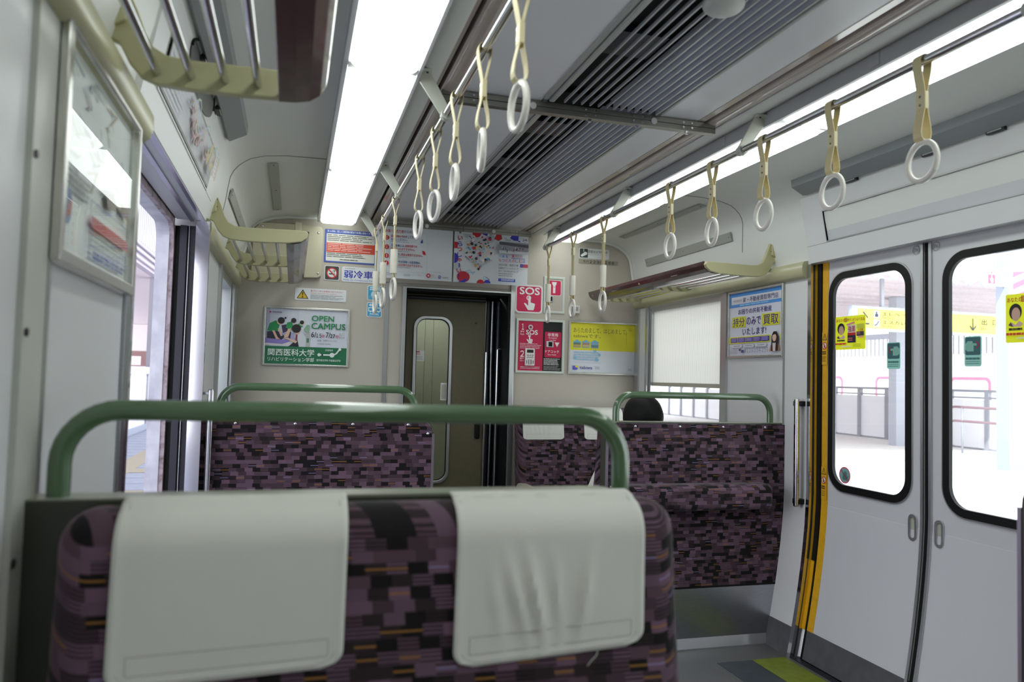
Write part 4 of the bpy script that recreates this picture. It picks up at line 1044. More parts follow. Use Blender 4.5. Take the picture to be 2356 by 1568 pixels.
# ------------------------------------------------------------------ end wall: panels, notices, posters
def frame_end(t, x0, z0, x1, z1, bw, m=None, y=5.0, d=0.014, nm='frame'):
    mb = MB(); ring_plate(mb, PY, (x0, z0, x1, z1), 0, (x0+bw, z0+bw, x1-bw, z1-bw), 0, y-d, y, m or pframe); return mb.build(nm, t, 0.003)
def backed(a):      # white sheet under the print
    a.rect(0, 0, 1, 1, 'e8e9ea'); return a
def print_thing(name, label, cat, a, group=None, sheet='print'):
    t = thing(name, label, cat, (0, 0, 0), 0, group); a.build(sheet, t); return t

# beige equipment cover in the upper left corner
t = thing('equipment_cover', 'large beige screwed cover box high in the left corner of the end wall', 'cover')
mb = MB(); pts = [(-1.262, 1.825), (-0.862, 1.842), (-0.842, 1.855), (-0.838, 2.14), (-0.855, 2.168), (-0.98, 2.172), (-1.215, 2.165), (-1.255, 2.12)]
mb.prism(pts, 'y', 4.955, 5.0, mat('beige cover', 'c1bba2', 0.42)); mb.prism([(-1.012, 2.10), (-0.972, 2.10), (-0.972, 2.185), (-1.012, 2.185)], 'y', 4.95, 5.0, mat('cover strip', 'ccc8b0', 0.42)); mb.build('cover_plate', t, 0.004)
for i, (x, z) in enumerate(((-1.205, 2.145), (-0.868, 2.125), (-0.862, 1.87), (-1.215, 1.85))):
    mb = MB(); mb.ellip((x, 4.954, z), 0.007, 0.003, 0.007, chrome, 8, 6); mb.build('screw', t)

a = end_art(-0.827, 1.951, -0.503, 2.163); a.rrect(0, 0, 1, 1, 0.02, '4a5fb4'); a.rrect(0.035, 0.125, 0.975, 0.955, 0.015, 'e4e4da')
a.text('きっぷは、正しく目的地の駅までお買い求めください。', 0.05, 0.02, 0.97, 0.085, 'e8ecf4', 0.02)
a.bars(0.05, 0.16, 0.95, 0.37, 4, '46464a', 0.35); a.rect(0.04, 0.40, 0.98, 0.69, 'd94f3a'); a.bars(0.06, 0.42, 0.94, 0.67, 5, 'f0d8d0', 0.35); a.bars(0.05, 0.71, 0.9, 0.86, 3, '46464a', 0.35); a.bars(0.3, 0.89, 0.7, 0.925, 1, '46464a', 0.6)
print_thing('fare_notice', 'blue bordered ticket notice with an orange red block on the end wall', 'notice', a)

a = end_art(-0.822, 1.835, -0.726, 1.931); a.rrect(0, 0, 1, 1, 0.12, 'dcdcd8'); a.rrect(0.06, 0.05, 0.94, 0.94, 0.08, '3c403c')
a.disc(0.5, 0.5, 0.36, 'c8303a'); a.disc(0.5, 0.5, 0.285, 'e8e8e6'); a.rect(0.3, 0.53, 0.62, 0.60, '222222'); a.rect(0.64, 0.53, 0.69, 0.60, '222222'); a.line([(0.66, 0.46), (0.62, 0.40), (0.70, 0.36), (0.58, 0.30)], 0.035, '222222'); a.line([(0.55, 0.42), (0.5, 0.36)], 0.03, '222222'); a.line([(0.29, 0.27), (0.71, 0.73)], 0.075, 'c8303a')
print_thing('no_smoking_sticker', 'square no smoking sticker with red crossed circle on the end wall', 'sticker', a)

a = end_art(-0.713, 1.833, -0.505, 1.930); a.rrect(0, 0, 1, 1, 0.06, 'e6e8ec'); a.text('冷房使用時', 0.08, 0.08, 0.40, 0.17, '707478'); a.text('弱冷車', 0.07, 0.24, 0.94, 0.74, '2a38b0', 0.02); a.text('Mildly Air-Conditioned Car', 0.05, 0.82, 0.95, 0.95, '4a62b8')
print_thing('weak_cooling_sticker', 'white sticker with three large blue characters beside the no smoking sticker', 'sticker', a)

a = end_art(-0.996, 1.701, -0.680, 1.778); a.rrect(0, 0, 1, 1, 0.025, 'e4e6e8'); a.poly([(0.15, 0.12), (0.265, 0.88), (0.035, 0.88)], '1c1c1c'); a.poly([(0.15, 0.24), (0.243, 0.83), (0.057, 0.83)], 'd9b52c'); a.poly([(0.137, 0.36), (0.163, 0.36), (0.156, 0.64), (0.144, 0.64)], '1c1c1c'); a.disc(0.15, 0.74, 0.014, '1c1c1c')
a.text('急ブレーキにお気をつけください', 0.30, 0.12, 0.93, 0.28, 'd8525e'); a.text('Caution: Train may stop suddenly', 0.30, 0.34, 0.80, 0.45, 'dc8088'); a.bars(0.30, 0.52, 0.95, 0.92, 4, '9a9ca0', 0.35)
print_thing('caution_sticker', 'white caution sticker with yellow warning triangle above the framed green poster', 'sticker', a)

for k, (z0, z1) in enumerate(((1.722, 1.817), (1.613, 1.709))):
    a = end_art(-0.548, z0, -0.451, z1); a.rrect(0, 0, 1, 1, 0.10, 'e4e8ea'); a.rrect(0.05, 0.05, 0.95, 0.95, 0.08, '3aa6d2')
    if k == 0:
        a.bars(0.16, 0.1, 0.84, 0.34, 2, 'dcecf4', 0.7, 0.05); a.disc(0.55, 0.62, 0.30, 'cfe6f0'); a.disc(0.58, 0.58, 0.2, 'e6f1f4'); a.bars(0.08, 0.7, 0.45, 0.94, 5, '7cc0dc', 0.5)
        lab = 'upper of two small sky blue square stickers left of the doorway'
    else:
        a.poly([(0.12, 0.18), (0.28, 0.06), (0.28, 0.13), (0.5, 0.13), (0.5, 0.23), (0.28, 0.23), (0.28, 0.30)], 'eaf4f8'); a.rrect(0.1, 0.34, 0.92, 0.62, 0.03, 'eaf4f8'); a.rect(0.16, 0.39, 0.42, 0.56, '3aa6d2'); a.rect(0.60, 0.39, 0.86, 0.56, '3aa6d2')
        for u in (0.25, 0.4, 0.62, 0.78): a.disc(u, 0.65, 0.04, 'eaf4f8')
        a.bars(0.2, 0.74, 0.8, 0.84, 1, 'dcecf4', 0.8, 0.02); a.bars(0.14, 0.87, 0.86, 0.92, 1, 'bfe0ee', 0.7, 0.02)
        lab = 'lower of two small sky blue square stickers, with a train pictogram'
    print_thing('blue_sticker', lab, 'sticker', a, 'sky blue stickers left of the doorway')

# framed OPEN CAMPUS poster
t = thing('framed_poster', 'framed open campus poster with green lower band left of the end doorway', 'poster')
frame_end(t, -1.176, 1.283, -0.652, 1.654, 0.014)
a = end_art(-1.163, 1.296, -0.666, 1.640); a.rect(0, 0, 1, 1, 'd9dce8'); a.rect(0, 0, 0.53, 0.68, 'cdd0dc'); a.rect(0, 0, 0.05, 0.68, 'b4b6c6'); a.rect(0.40, 0, 0.53, 0.4, 'd8dae2')
a.rect(0, 0.54, 0.30, 0.66, 'dcd6d4'); a.poly([(0, 0.53), (0.21, 0.56), (0.30, 0.545), (0.30, 0.59), (0.21, 0.64), (0, 0.625)], '8a7fc4'); a.poly([(0.1, 0.42), (0.34, 0.43), (0.36, 0.55), (0.2, 0.55)], 'a9a4cc')
a.poly([(0.02, 0.42), (0.14, 0.40), (0.24, 0.50), (0.20, 0.56), (0.02, 0.54)], '2c2838'); a.poly([(0.24, 0.36), (0.31, 0.42), (0.30, 0.55), (0.27, 0.50)], '2f2c40'); a.poly([(0.19, 0.30), (0.25, 0.28), (0.27, 0.40), (0.21, 0.44)], '3c3050')
a.poly([(0.02, 0.40), (0.05, 0.27), (0.12, 0.215), (0.17, 0.28), (0.15, 0.40), (0.09, 0.42)], '1f8a50'); a.poly([(0.08, 0.40), (0.11, 0.40), (0.15, 0.52), (0.18, 0.55), (0.13, 0.555)], 'd8b49c'); a.poly([(0.145, 0.36), (0.17, 0.36), (0.21, 0.49), (0.185, 0.5)], 'd8b49c')
a.disc(0.17, 0.24, 0.035, 'd8b49c'); a.disc(0.185, 0.215, 0.042, '221c20'); a.disc(0.235, 0.165, 0.012, '221c20')
a.poly([(0.24, 0.34), (0.26, 0.245), (0.31, 0.23), (0.33, 0.30), (0.31, 0.37)], '249052'); a.poly([(0.27, 0.37), (0.31, 0.34), (0.28, 0.50), (0.23, 0.53), (0.225, 0.5)], 'd8b49c'); a.disc(0.335, 0.22, 0.026, 'd8b49c'); a.disc(0.335, 0.205, 0.032, '2a2024')
a.poly([(0.38, 0.30), (0.40, 0.25), (0.44, 0.25), (0.45, 0.32)], '2c9658'); a.disc(0.435, 0.255, 0.026, 'e0c8b8'); a.disc(0.435, 0.235, 0.026, '2a2224'); a.poly([(0.46, 0.36), (0.50, 0.27), (0.53, 0.28), (0.53, 0.42), (0.48, 0.40)], '8fae96')
a.poly([(0.30, 0.66), (0.37, 0.56), (0.44, 0.60), (0.44, 0.68), (0.28, 0.68)], '241f28'); a.poly([(0.38, 0.43), (0.44, 0.40), (0.49, 0.50), (0.50, 0.68), (0.41, 0.68), (0.39, 0.55)], 'd0d4da'); a.poly([(0.22, 0.53), (0.28, 0.53), (0.39, 0.58), (0.37, 0.62)], 'd8b49c'); a.disc(0.385, 0.41, 0.032, 'd6a890'); a.disc(0.372, 0.35, 0.055, '211e22'); a.poly([(0.37, 0.46), (0.39, 0.46), (0.38, 0.57), (0.365, 0.56)], '8a2438'); a.rect(0.49, 0.42, 0.53, 0.68, 'b0b4b0'); a.rect(0.50, 0.52, 0.53, 0.6, '4a8068')
a.disc(0.05, 0.065, 0.012, 'b04a68'); a.bars(0.075, 0.055, 0.19, 0.078, 1, '8a80a0', 0.9, 0.02)
a.rect(0, 0.68, 1, 1, '1f6e4a')
a.text('OPEN', 0.555, 0.10, 0.83, 0.20, '2f8a56', 0.03); a.text('CAMPUS', 0.555, 0.235, 0.975, 0.345, '258250', 0.03)
a.text('6/', 0.555, 0.40, 0.615, 0.50, '1c2026', 0.01); a.text('１５', 0.618, 0.43, 0.678, 0.50, '1c2026', 0.025); a.disc(0.70, 0.468, 0.018, 'b84c74'); a.text('日', 0.690, 0.45, 0.710, 0.486, 'f0e4ea'); a.text('7/', 0.735, 0.40, 0.79, 0.50, '1c2026', 0.01); a.text('27', 0.79, 0.43, 0.85, 0.50, '1c2026', 0.025); a.disc(0.875, 0.468, 0.018, 'b84c74'); a.text('日', 0.865, 0.45, 0.885, 0.486, 'f0e4ea')
a.text('８/１７', 0.905, 0.405, 0.965, 0.45, '50555c'); a.text('９/１４', 0.905, 0.465, 0.965, 0.51, '50555c'); a.text('会場：牧野キャンパス', 0.63, 0.535, 0.875, 0.575, '5c6068'); a.text('(京阪電車 牧野駅)', 0.63, 0.60, 0.80, 0.635, '707480')
a.text('関西医科大学', 0.04, 0.725, 0.60, 0.85, 'e0ece4', 0.015); a.text('リハビリテーション学部', 0.04, 0.875, 0.60, 0.95, 'e0ece4', 0.01); a.text('理学療法学科 作業療法学科', 0.63, 0.895, 0.93, 0.935, 'd8e8de', 0.01); a.text('京阪電車', 0.735, 0.71, 0.83, 0.745, 'd8e8de', 0.01)
a.line([(0.66, 0.815), (0.82, 0.815), (0.87, 0.79), (0.91, 0.71)], 0.018, 'e4ece8'); a.disc(0.66, 0.815, 0.02, 'e4ece8'); a.disc(0.82, 0.815, 0.03, 'e4ece8'); a.disc(0.915, 0.705, 0.018, 'e4ece8'); a.disc(0.70, 0.815, 0.012, '26302c')
a.build('print', t)

# red SOS button sticker
a = end_art(0.445, 1.690, 0.641, 1.884); a.rrect(0, 0, 1, 1, 0.13, 'e6e6e6'); a.rrect(0.055, 0.055, 0.945, 0.945, 0.10, 'cf1f55'); a.text('SOS', 0.16, 0.09, 0.88, 0.34, 'f0f0f0', 0.03); a.ring(0.49, 0.46, 0.085, 0.035, 'f0f0f0'); a.hand(0.32, 0.42, 0.40, 0.47, 'f0f0f0')
print_thing('sos_sticker', 'big red rounded square sticker reading SOS with a pressing hand', 'sticker', a)

# emergency lamp panel
t = thing('torch_panel', 'beige panel in a white border with a red torch pictogram and black keyhole', 'panel')
frame_end(t, 0.647, 1.697, 0.801, 1.951, 0.017, mat('white border', 'cfd6cf', 0.4), d=0.008)
a = end_art(0.664, 1.714, 0.784, 1.934); a.rect(0, 0, 1, 1, 'bdb6aa'); a.rrect(0.06, 0.03, 0.92, 0.52, 0.1, 'e4e0de'); a.rrect(0.09, 0.045, 0.89, 0.505, 0.09, 'cf1f55'); a.poly([(0.34, 0.09), (0.64, 0.09), (0.60, 0.18), (0.56, 0.20), (0.56, 0.44), (0.42, 0.44), (0.42, 0.20), (0.38, 0.18)], 'eeeeee'); a.rect(0.475, 0.23, 0.505, 0.27, 'cf1f55'); a.build('print', t)
mb = MB(); mb.box(0.682, 0.716, 4.99, 4.999, 1.776, 1.817, alu); mb.box(0.689, 0.709, 4.988, 4.991, 1.782, 1.812, black); mb.build('keyhole', t, 0.001)

t = thing('sensor_box', 'small white box with slots on the end wall behind a long strap', 'sensor')
mb = MB(); mb.box(0.842, 0.906, 4.972, 5.0, 1.704, 1.758, mat('sensor white', 'd6d8d4', 0.4)); mb.build('case', t, 0.003)
mb = MB()
for i in range(9): mb.box(0.845, 0.853, 4.970, 4.974, 1.708+i*0.005, 1.710+i*0.005, black)
for x in (0.878, 0.888): mb.box(x, x+0.003, 4.970, 4.974, 1.72, 1.748, black)
mb.build('slots', t)

# SOS intercom panel and door cock panel
t = thing('emergency_panel', 'framed red and black emergency panel with intercom and door handle compartments', 'panel')
frame_end(t, 0.457, 1.284, 0.805, 1.652, 0.015, mat('white border', 'cfd6cf', 0.4), d=0.010)
a = end_art(0.472, 1.297, 0.787, 1.637); a.rect(0, 0, 0.565, 1, 'c3184c'); a.rect(0.565, 0, 1, 1, '0c0c0e')
a.text('１', 0.078, 0.06, 0.126, 0.18, 'f0e6ea', 0.02); a.text('押す', 0.05, 0.20, 0.14, 0.235, 'f0e6ea', 0.02); a.text('Push', 0.05, 0.25, 0.135, 0.285, 'f0e6ea'); a.text('SOS', 0.18, 0.18, 0.44, 0.27, 'f0f0f0', 0.03); a.ring(0.255, 0.295, 0.03, 0.012, 'f0f0f0'); a.hand(0.19, 0.29, 0.14, 0.155, 'f0f0f0')
for i in range(3):
    for j in range(2): a.rect(0.235+0.03*i, 0.375+0.03*j, 0.245+0.03*i, 0.387+0.03*j, 'c3184c')
a.bars(0.04, 0.45, 0.54, 0.57, 4, 'ecccd6', 0.35); a.text('２', 0.06, 0.60, 0.14, 0.72, 'f0e6ea', 0.03); a.text('話す', 0.05, 0.735, 0.14, 0.77, 'f0e6ea', 0.02); a.text('Inform', 0.05, 0.785, 0.15, 0.81, 'f0e6ea')
a.bars(0.06, 0.915, 0.5, 0.97, 2, 'ecccd6', 0.4)
a.rrect(0.60, 0.20, 0.98, 0.72, 0.03, 'c3184c'); a.text('非常用', 0.67, 0.225, 0.90, 0.295, 'f0e8ea', 0.015); a.text('Emergency', 0.69, 0.305, 0.88, 0.345, 'f0e8ea'); a.text('Use Only', 0.71, 0.355, 0.86, 0.39, 'f0e8ea'); a.poly([(0.83, 0.41), (0.94, 0.41), (0.885, 0.50)], 'f0e8ea'); a.text('ドアコック', 0.62, 0.57, 0.93, 0.625, 'f0e8ea', 0.015); a.text('Door Handle', 0.68, 0.645, 0.87, 0.675, 'f0e8ea'); a.bars(0.585, 0.74, 0.98, 0.88, 5, 'd0d0d0', 0.5); a.bars(0.585, 0.89, 0.98, 0.985, 4, 'b0b0b0', 0.35)
a.build('print', t)
X_ = lambda u: 0.472+u*0.315
Z_ = lambda v: 1.637-v*0.34
mb = MB(); mb.cyl((X_(0.265), 4.990, Z_(0.125)), 'y', 0.017, 0.016, alu, 20); mb.cyl((X_(0.265), 4.981, Z_(0.125)), 'y', 0.009, 0.004, mat('button red', '8c2030', 0.3), 14); mb.build('button', t)
mb = MB(); mb.box(X_(0.16), X_(0.375), 4.982, 4.999, Z_(0.895), Z_(0.555), mat('intercom white', 'e4e2e0', 0.4)); ic = mb.build('intercom', t, 0.003)
a = end_art(X_(0.16), Z_(0.895), X_(0.375), Z_(0.555), 4.982, ink, 0.0006); a.rect(0.16, 0.06, 0.84, 0.24, '1c1618'); a.text('マイク', 0.16, 0.34, 0.84, 0.48, '2c2428', 0.015); a.bars(0.14, 0.51, 0.86, 0.55, 1, '8a8488', 0.8, 0.02)
for u in (0.16, 0.38, 0.60, 0.82): a.rect(u-0.03, 0.64 if u in (0.38, 0.6) else 0.69, u+0.03, 0.93 if u in (0.38, 0.6) else 0.88, '1c1618')
a.build('intercom_print', ic)
mb = MB(); mb.box(X_(0.635), X_(0.80), 4.986, 4.999, Z_(0.51), Z_(0.39), alu); mb.box(X_(0.685), X_(0.77), 4.983, 4.988, Z_(0.495), Z_(0.405), black); mb.build('door_cock', t, 0.001)

# framed yellow and white poster
t = thing('framed_poster', 'framed yellow and white travel poster right of the emergency panel', 'poster')
frame_end(t, 0.834, 1.284, 1.345, 1.655, 0.013)
a = end_art(0.847, 1.296, 1.333, 1.642); a.rect(0, 0, 1, 1, 'dfe3ec'); a.rect(0, 0, 1, 0.55, 'e6df3a'); a.text('あらためまして、はじめまして。', 0.05, 0.10, 0.88, 0.20, '6a6840'); a.text('tabiwaです。', 0.05, 0.225, 0.47, 0.30, '6a6840')
for i, (c1, c2) in enumerate((('6a8a6a', 'c8a860'), ('b09070', 'c8b48a'), ('8ab0c8', '6a8a9a'))):
    u = 0.05+0.135*i; a.rect(u+0.035, 0.345, u+0.08, 0.38, '7ab4d8'); a.rrect(u, 0.37, u+0.115, 0.50, 0.01, '7ab4d8'); a.rect(u+0.005, 0.40, u+0.11, 0.44, c1); a.rect(u+0.005, 0.44, u+0.11, 0.49, c2)
a.bars(0.06, 0.58, 0.46, 0.77, 4, 'a4c8e0', 0.5, 0.1)
for u, v in ((0.38, 0.565), (0.45, 0.635), (0.08, 0.70), (0.41, 0.735)): a.disc(u, v, 0.022, '86bede')
a.line([(0.04, 0.80), (0.48, 0.80)], 0.003, 'b8bcc8'); a.rrect(0.045, 0.865, 0.12, 0.945, 0.012, '5a62c8'); a.rect(0.085, 0.86, 0.135, 0.90, 'e8d850'); a.text('tabiwa', 0.155, 0.865, 0.345, 0.93, '5a50a0', 0.01); a.bars(0.385, 0.875, 0.46, 0.93, 2, 'b0b4c0', 0.5, 0.05)
a.line([(0.86, 0.12), (0.87, 0.42)], 0.002, '3c3c30'); a.bars(0.905, 0.095, 0.945, 0.13, 1, 'c0b840', 0.8, 0.02); a.bars(0.90, 0.90, 0.96, 0.95, 2, 'a8acb8', 0.4, 0.05)
a.build('print', t)

a = end_art(0.899, 2.095, 1.126, 2.166); a.rrect(0, 0, 1, 1, 0.035, 'e2e4e6'); a.rrect(0.025, 0.06, 0.295, 0.94, 0.03, '3c4844'); a.rect(0.145, 0.06, 0.165, 0.36, 'eef0f0'); a.poly([(0.06, 0.70), (0.20, 0.34), (0.27, 0.42), (0.265, 0.62), (0.11, 0.86), (0.06, 0.82)], 'eef0f0'); a.text('防犯カメラ作動中', 0.315, 0.18, 0.94, 0.44, '4a4e50', 0.01); a.text('Security Cameras in Operation', 0.315, 0.53, 0.94, 0.63, '9a9ea0')
print_thing('camera_sticker', 'white security camera sticker with dark camera pictogram high on the end wall', 'sticker', a)
t = thing('number_plate', 'metal car number plate under the security camera sticker', 'plate')
mb = MB(); mb.box(0.899, 1.193, 4.996, 5.0, 2.058, 2.087, mat('plate metal', 'a7a294', 0.4, 0.3)); mb.build('plate', t, 0.001)
a = end_art(0.899, 2.058, 1.193, 2.087, 4.996, ink, 0.0006); a.text('モハ', 0.11, 0.22, 0.24, 0.72, '2c2c2a', 0.02); a.text('２２３-２１６６', 0.28, 0.15, 0.90, 0.80, '2c2c2a', 0.015); a.build('lettering', t)

# two hanging posters on the far bar
def hang_art(x0, x1):
    return Art((x0, 4.860, 1.857), (1, 0, 0), (0, 0, 1), (0, -1, 0), x1-x0, 2.187-1.857)
def hang_sheet(t, x0, x1):
    mb = MB(); mb.box(x0, x1, 4.8605, 4.8635, 1.857, 2.187, ink('d9dde2')); mb.build('sheet', t)
t = thing('hanging_poster', 'white hanging poster with four red bullet points, left of the pair', 'poster', group='posters hanging from the far bar')
hang_sheet(t, -0.521, -0.025); a = hang_art(-0.521, -0.025); a.rect(0, 0, 1, 1, 'd9dde2')
a.text('大阪・関西万博', 0.125, 0.06, 0.355, 0.125, 'c02a44', 0.015); a.text('からの', 0.36, 0.06, 0.455, 0.115, '344a7a', 0.012); a.text('お知らせ', 0.46, 0.05, 0.565, 0.115, 'c02a44', 0.015)
rows = ((('来場日時の予約', 'c02a44', 'をしてから', '3a5aa0'), ('お越しください。', '3a5aa0'), 0.165), (('万博会場には、', '3a5aa0', '自家用車での', 'c02a44'), ('お乗り入れはできません。', 'c02a44'), 0.345), (('会場内で、', '3a5aa0', '現金は使用できません。', 'c02a44'), None, 0.515), (('キャリー付き荷物・大型荷物は、', '3a5aa0', '', ''), ('会場内にはお持ち込みできません。', 'c02a44'), 0.655))
for i, (l1, l2, v) in enumerate(rows):
    a.disc(0.145, v+0.06, 0.03, 'c4283c'); a.text('１２３４'[i], 0.137, v+0.035, 0.153, v+0.085, 'f0e0e0', 0.02)
    n1, n2 = len(l1[0]), len(l1[2]); w = 0.026; a.text(l1[0], 0.195, v-0.002, 0.195+w*n1, v+0.048, l1[1], 0.012)
    if n2: a.text(l1[2], 0.195+w*n1+0.004, v-0.004, 0.195+w*(n1+n2), v+0.046, l1[3], 0.012)
    if l2: a.text(l2[0], 0.195, v+0.06, 0.195+w*len(l2[0]), v+0.11, l2[1], 0.012); a.bars(0.195, v+0.125, 0.48, v+0.14, 1, 'a8b0b8', 0.8)
    else: a.bars(0.195, v+0.065, 0.48, v+0.08, 1, 'a8b0b8', 0.8)
a.line([(0.60, 0.07), (0.655, 0.10), (0.665, 0.30), (0.70, 0.30), (0.665, 0.36), (0.665, 0.84), (0.64, 0.87), (0.05, 0.87)], 0.002, 'aab0b4'); a.poly([(0.60, 0.21), (0.605, 0.28), (0.585, 0.30), (0.575, 0.275)], '3038a8'); a.poly([(0.60, 0.435), (0.635, 0.45), (0.65, 0.52), (0.61, 0.51)], 'c4283c')
a.bars(0.05, 0.90, 0.3, 0.96, 2, 'a8b0b8', 0.35); a.bars(0.37, 0.91, 0.46, 0.96, 2, 'a0a8b8', 0.4); a.bars(0.55, 0.905, 0.61, 0.94, 2, 'a8b0b8', 0.3)
a.ring(0.69, 0.915, 0.026, 0.011, 'c4283c')
for k in range(8): an = 2*PI*k/8+0.2; a.disc(0.69+0.022*math.cos(an), 0.915+0.022*1.5*math.sin(an), 0.0085, 'c4283c', 10)
a.text('EXPO', 0.725, 0.885, 0.775, 0.915, 'd08a94'); a.text('2025', 0.725, 0.925, 0.775, 0.955, 'b4b8bc'); a.disc(0.835, 0.93, 0.022, '3a3a98')
for k in range(3): a.rect(0.812, 0.912+0.014*k, 0.858, 0.917+0.014*k, 'd9dde2')
a.text('EXPO', 0.88, 0.92, 0.95, 0.955, '5a5c70'); a.bars(0.70, 0.835, 0.9, 0.85, 1, 'c0c4c8', 0.6)
a.build('print', t)
t = thing('hanging_poster', 'hanging poster with red and blue circles and crowded picture, right of the pair', 'poster', group='posters hanging from the far bar')
hang_sheet(t, -0.015, 0.486); a = hang_art(-0.015, 0.486); a.rect(0, 0, 1, 1, 'd9dde2')
g1 = 'b8c2c8'
a.disc(0.165, 0.03, 0.055, g1, 20, None, 0, 180); a.disc(0.295, 0.0, 0.06, 'c4202e', 20, None, 0, 180); a.poly([(0.345, 0.0), (0.45, 0.0), (0.425, 0.05)], '3a3ab0'); a.disc(0.48, 0.09, 0.06, g1); a.poly([(0.56, 0.0), (0.625, 0.0), (0.64, 0.085), (0.59, 0.13), (0.53, 0.095)], 'c4202e'); a.disc(0.72, 0.05, 0.05, g1, 20, None, 0, 180); a.disc(0.73, 0.03, 0.035, 'd9dde2', 20, None, 0, 180); a.poly([(0.77, 0.0), (0.865, 0.0), (0.86, 0.10), (0.80, 0.10), (0.745, 0.055)], '3a3ab0')
a.rect(0.0, 0.21, 0.045, 0.335, 'c4202e'); a.disc(0.005, 0.53, 0.055, '3a3ab0', 20, 0.10, -90, 90); a.disc(0.05, 0.70, 0.05, g1); a.disc(0.13, 0.89, 0.085, 'c4283c', 24, 0.11); a.poly([(0.06, 1.0), (0.15, 1.0), (0.19, 0.93), (0.16, 0.93)], '3a3ab0'); a.disc(0.36, 1.0, 0.05, 'c4202e', 20, None, 180, 360); a.disc(0.45, 0.99, 0.045, '3a3ab0', 20, None, 180, 360)
v = 0.085
for ch, h, c in (('い', 0.10, 'c4202e'), ('ら', 0.11, '3a3ab0'), ('っ', 0.085, 'c4202e'), ('し', 0.10, '3a3ab0'), ('ゃ', 0.085, 'c4202e'), ('|', 0.10, '3a3ab0'), ('い', 0.09, 'c4202e'), ('!', 0.115, '3a3ab0')):
    w = 0.012 if ch in '|!' else 0.06; a.text(ch if ch != '|' else 'I', 0.075-w/2-0.008*(v-0.1), v, 0.075+w/2-0.008*(v-0.1), v+h*0.85, c, 0.02); v += h+0.012
# plain confetti in place of the crowded drawing
rnd = random.Random(5)
for k in range(150):
    u = rnd.uniform(-1, 1); w = rnd.uniform(-1, 1)
    if abs(u) > (1-max(0, w))*1.0 or abs(u) > 1.1+w*0.4: continue
    cu, cv = 0.34+u*0.19, 0.42+w*0.34; r = rnd.uniform(0.006, 0.022); c = rnd.choice(['58a8cc', '20223a', '2c2c34', 'd884b8', 'e8e4de', '3a3a78', 'c4283c', 'c89860', 'e0c0a8', '7ab8d0', 'f0f0ee'])
    if k % 3: a.disc(cu, cv, r, c, 9)
    else: a.poly([(cu-r, cv+r), (cu+r*0.8, cv+r*0.7), (cu+r*0.3, cv-r*1.6)], c)
a.poly([(0.15, 0.50), (0.175, 0.50), (0.32, 0.66), (0.31, 0.68)], 'b8b0a0'); a.poly([(0.50, 0.54), (0.47, 0.53), (0.33, 0.67), (0.345, 0.685)], 'a8b4c0')
for (p, q, c) in (((0.22, 0.15), (0.19, 0.10), '30308c'), ((0.19, 0.56), (0.14, 0.50), '30308c'), ((0.42, 0.88), (0.46, 0.93), '30308c')):
    a.line([p, q], 0.008, c); a.disc(q[0], q[1], 0.011, c, 3)
a.ring(0.40, 0.90, 0.02, 0.006, '5ab0d0'); a.line([(0.14, 0.80), (0.20, 0.76), (0.24, 0.84), (0.27, 0.79), (0.16, 0.83)], 0.005, '5ab0d0')
a.rect(0.585, 0.155, 0.985, 0.385, '8a8c98'); a.poly([(0.585, 0.155), (0.985, 0.19), (0.985, 0.25), (0.585, 0.215)], '4a4c54'); a.rect(0.585, 0.33, 0.985, 0.385, 'c4c6cc')
for k in range(28): u = rnd.uniform(0.60, 0.96); vv = rnd.uniform(0.24, 0.32); a.rect(u, vv, u+0.01, vv+rnd.uniform(0.02, 0.06), rnd.choice(['2c2c34', 'b8a8b0', 'd8d4d8', '9a5a68', '60646e']))
a.text('JR', 0.895, 0.08, 0.965, 0.125, '34409c', 0.02); a.bars(0.915, 0.135, 0.95, 0.145, 1, '8a90b8', 0.8, 0.02); a.poly([(0.83, 0.145), (0.85, 0.11), (0.87, 0.145)], '3a3ab0')
a.text('万博', 0.575, 0.425, 0.655, 0.48, '4a80c8', 0.015); a.text('を', 0.668, 0.425, 0.705, 0.48, '4a5ab8', 0.015); a.disc(0.77, 0.43, 0.013, 'b83a68'); a.poly([(0.745, 0.46), (0.77, 0.44), (0.795, 0.46)], 'b83a68'); a.bars(0.80, 0.42, 0.90, 0.465, 2, 'c890a0', 0.5, 0.05); a.rect(0.745, 0.475, 0.935, 0.485, '3a50a8')
cs = ['d04868', '4a5ab8', 'd04868', '4a5ab8', 'c4202e', '4a80c8', 'c4202e', '7a80c0']
for i, ch in enumerate('もっとたのしむ店'): a.text(ch, 0.575+0.046*i, 0.50+(0.012 if ch == 'っ' else 0), 0.575+0.046*i+0.038, 0.56, cs[i], 0.015)
a.text('2025大阪・関西万博', 0.575, 0.60, 0.84, 0.645, '3c3e42', 0.005); a.text('会場内オフィシャルストア', 0.575, 0.665, 0.84, 0.71, '3c3e42', 0.005); a.text('西ゲート店 JR西日本グループ', 0.575, 0.73, 0.84, 0.77, '3c3e42', 0.005); a.bars(0.575, 0.79, 0.82, 0.87, 2, '9a9ca0', 0.4); a.rrect(0.865, 0.585, 0.975, 0.655, 0.012, 'c4485c'); a.poly([(0.865, 0.585), (0.915, 0.585), (0.90, 0.655), (0.875, 0.655)], '4a58b8'); a.rect(0.575, 0.895, 0.805, 0.955, '3a50b0'); a.bars(0.615, 0.905, 0.79, 0.945, 2, 'c8d0e8', 0.6, 0.03)
a.build('print', t)

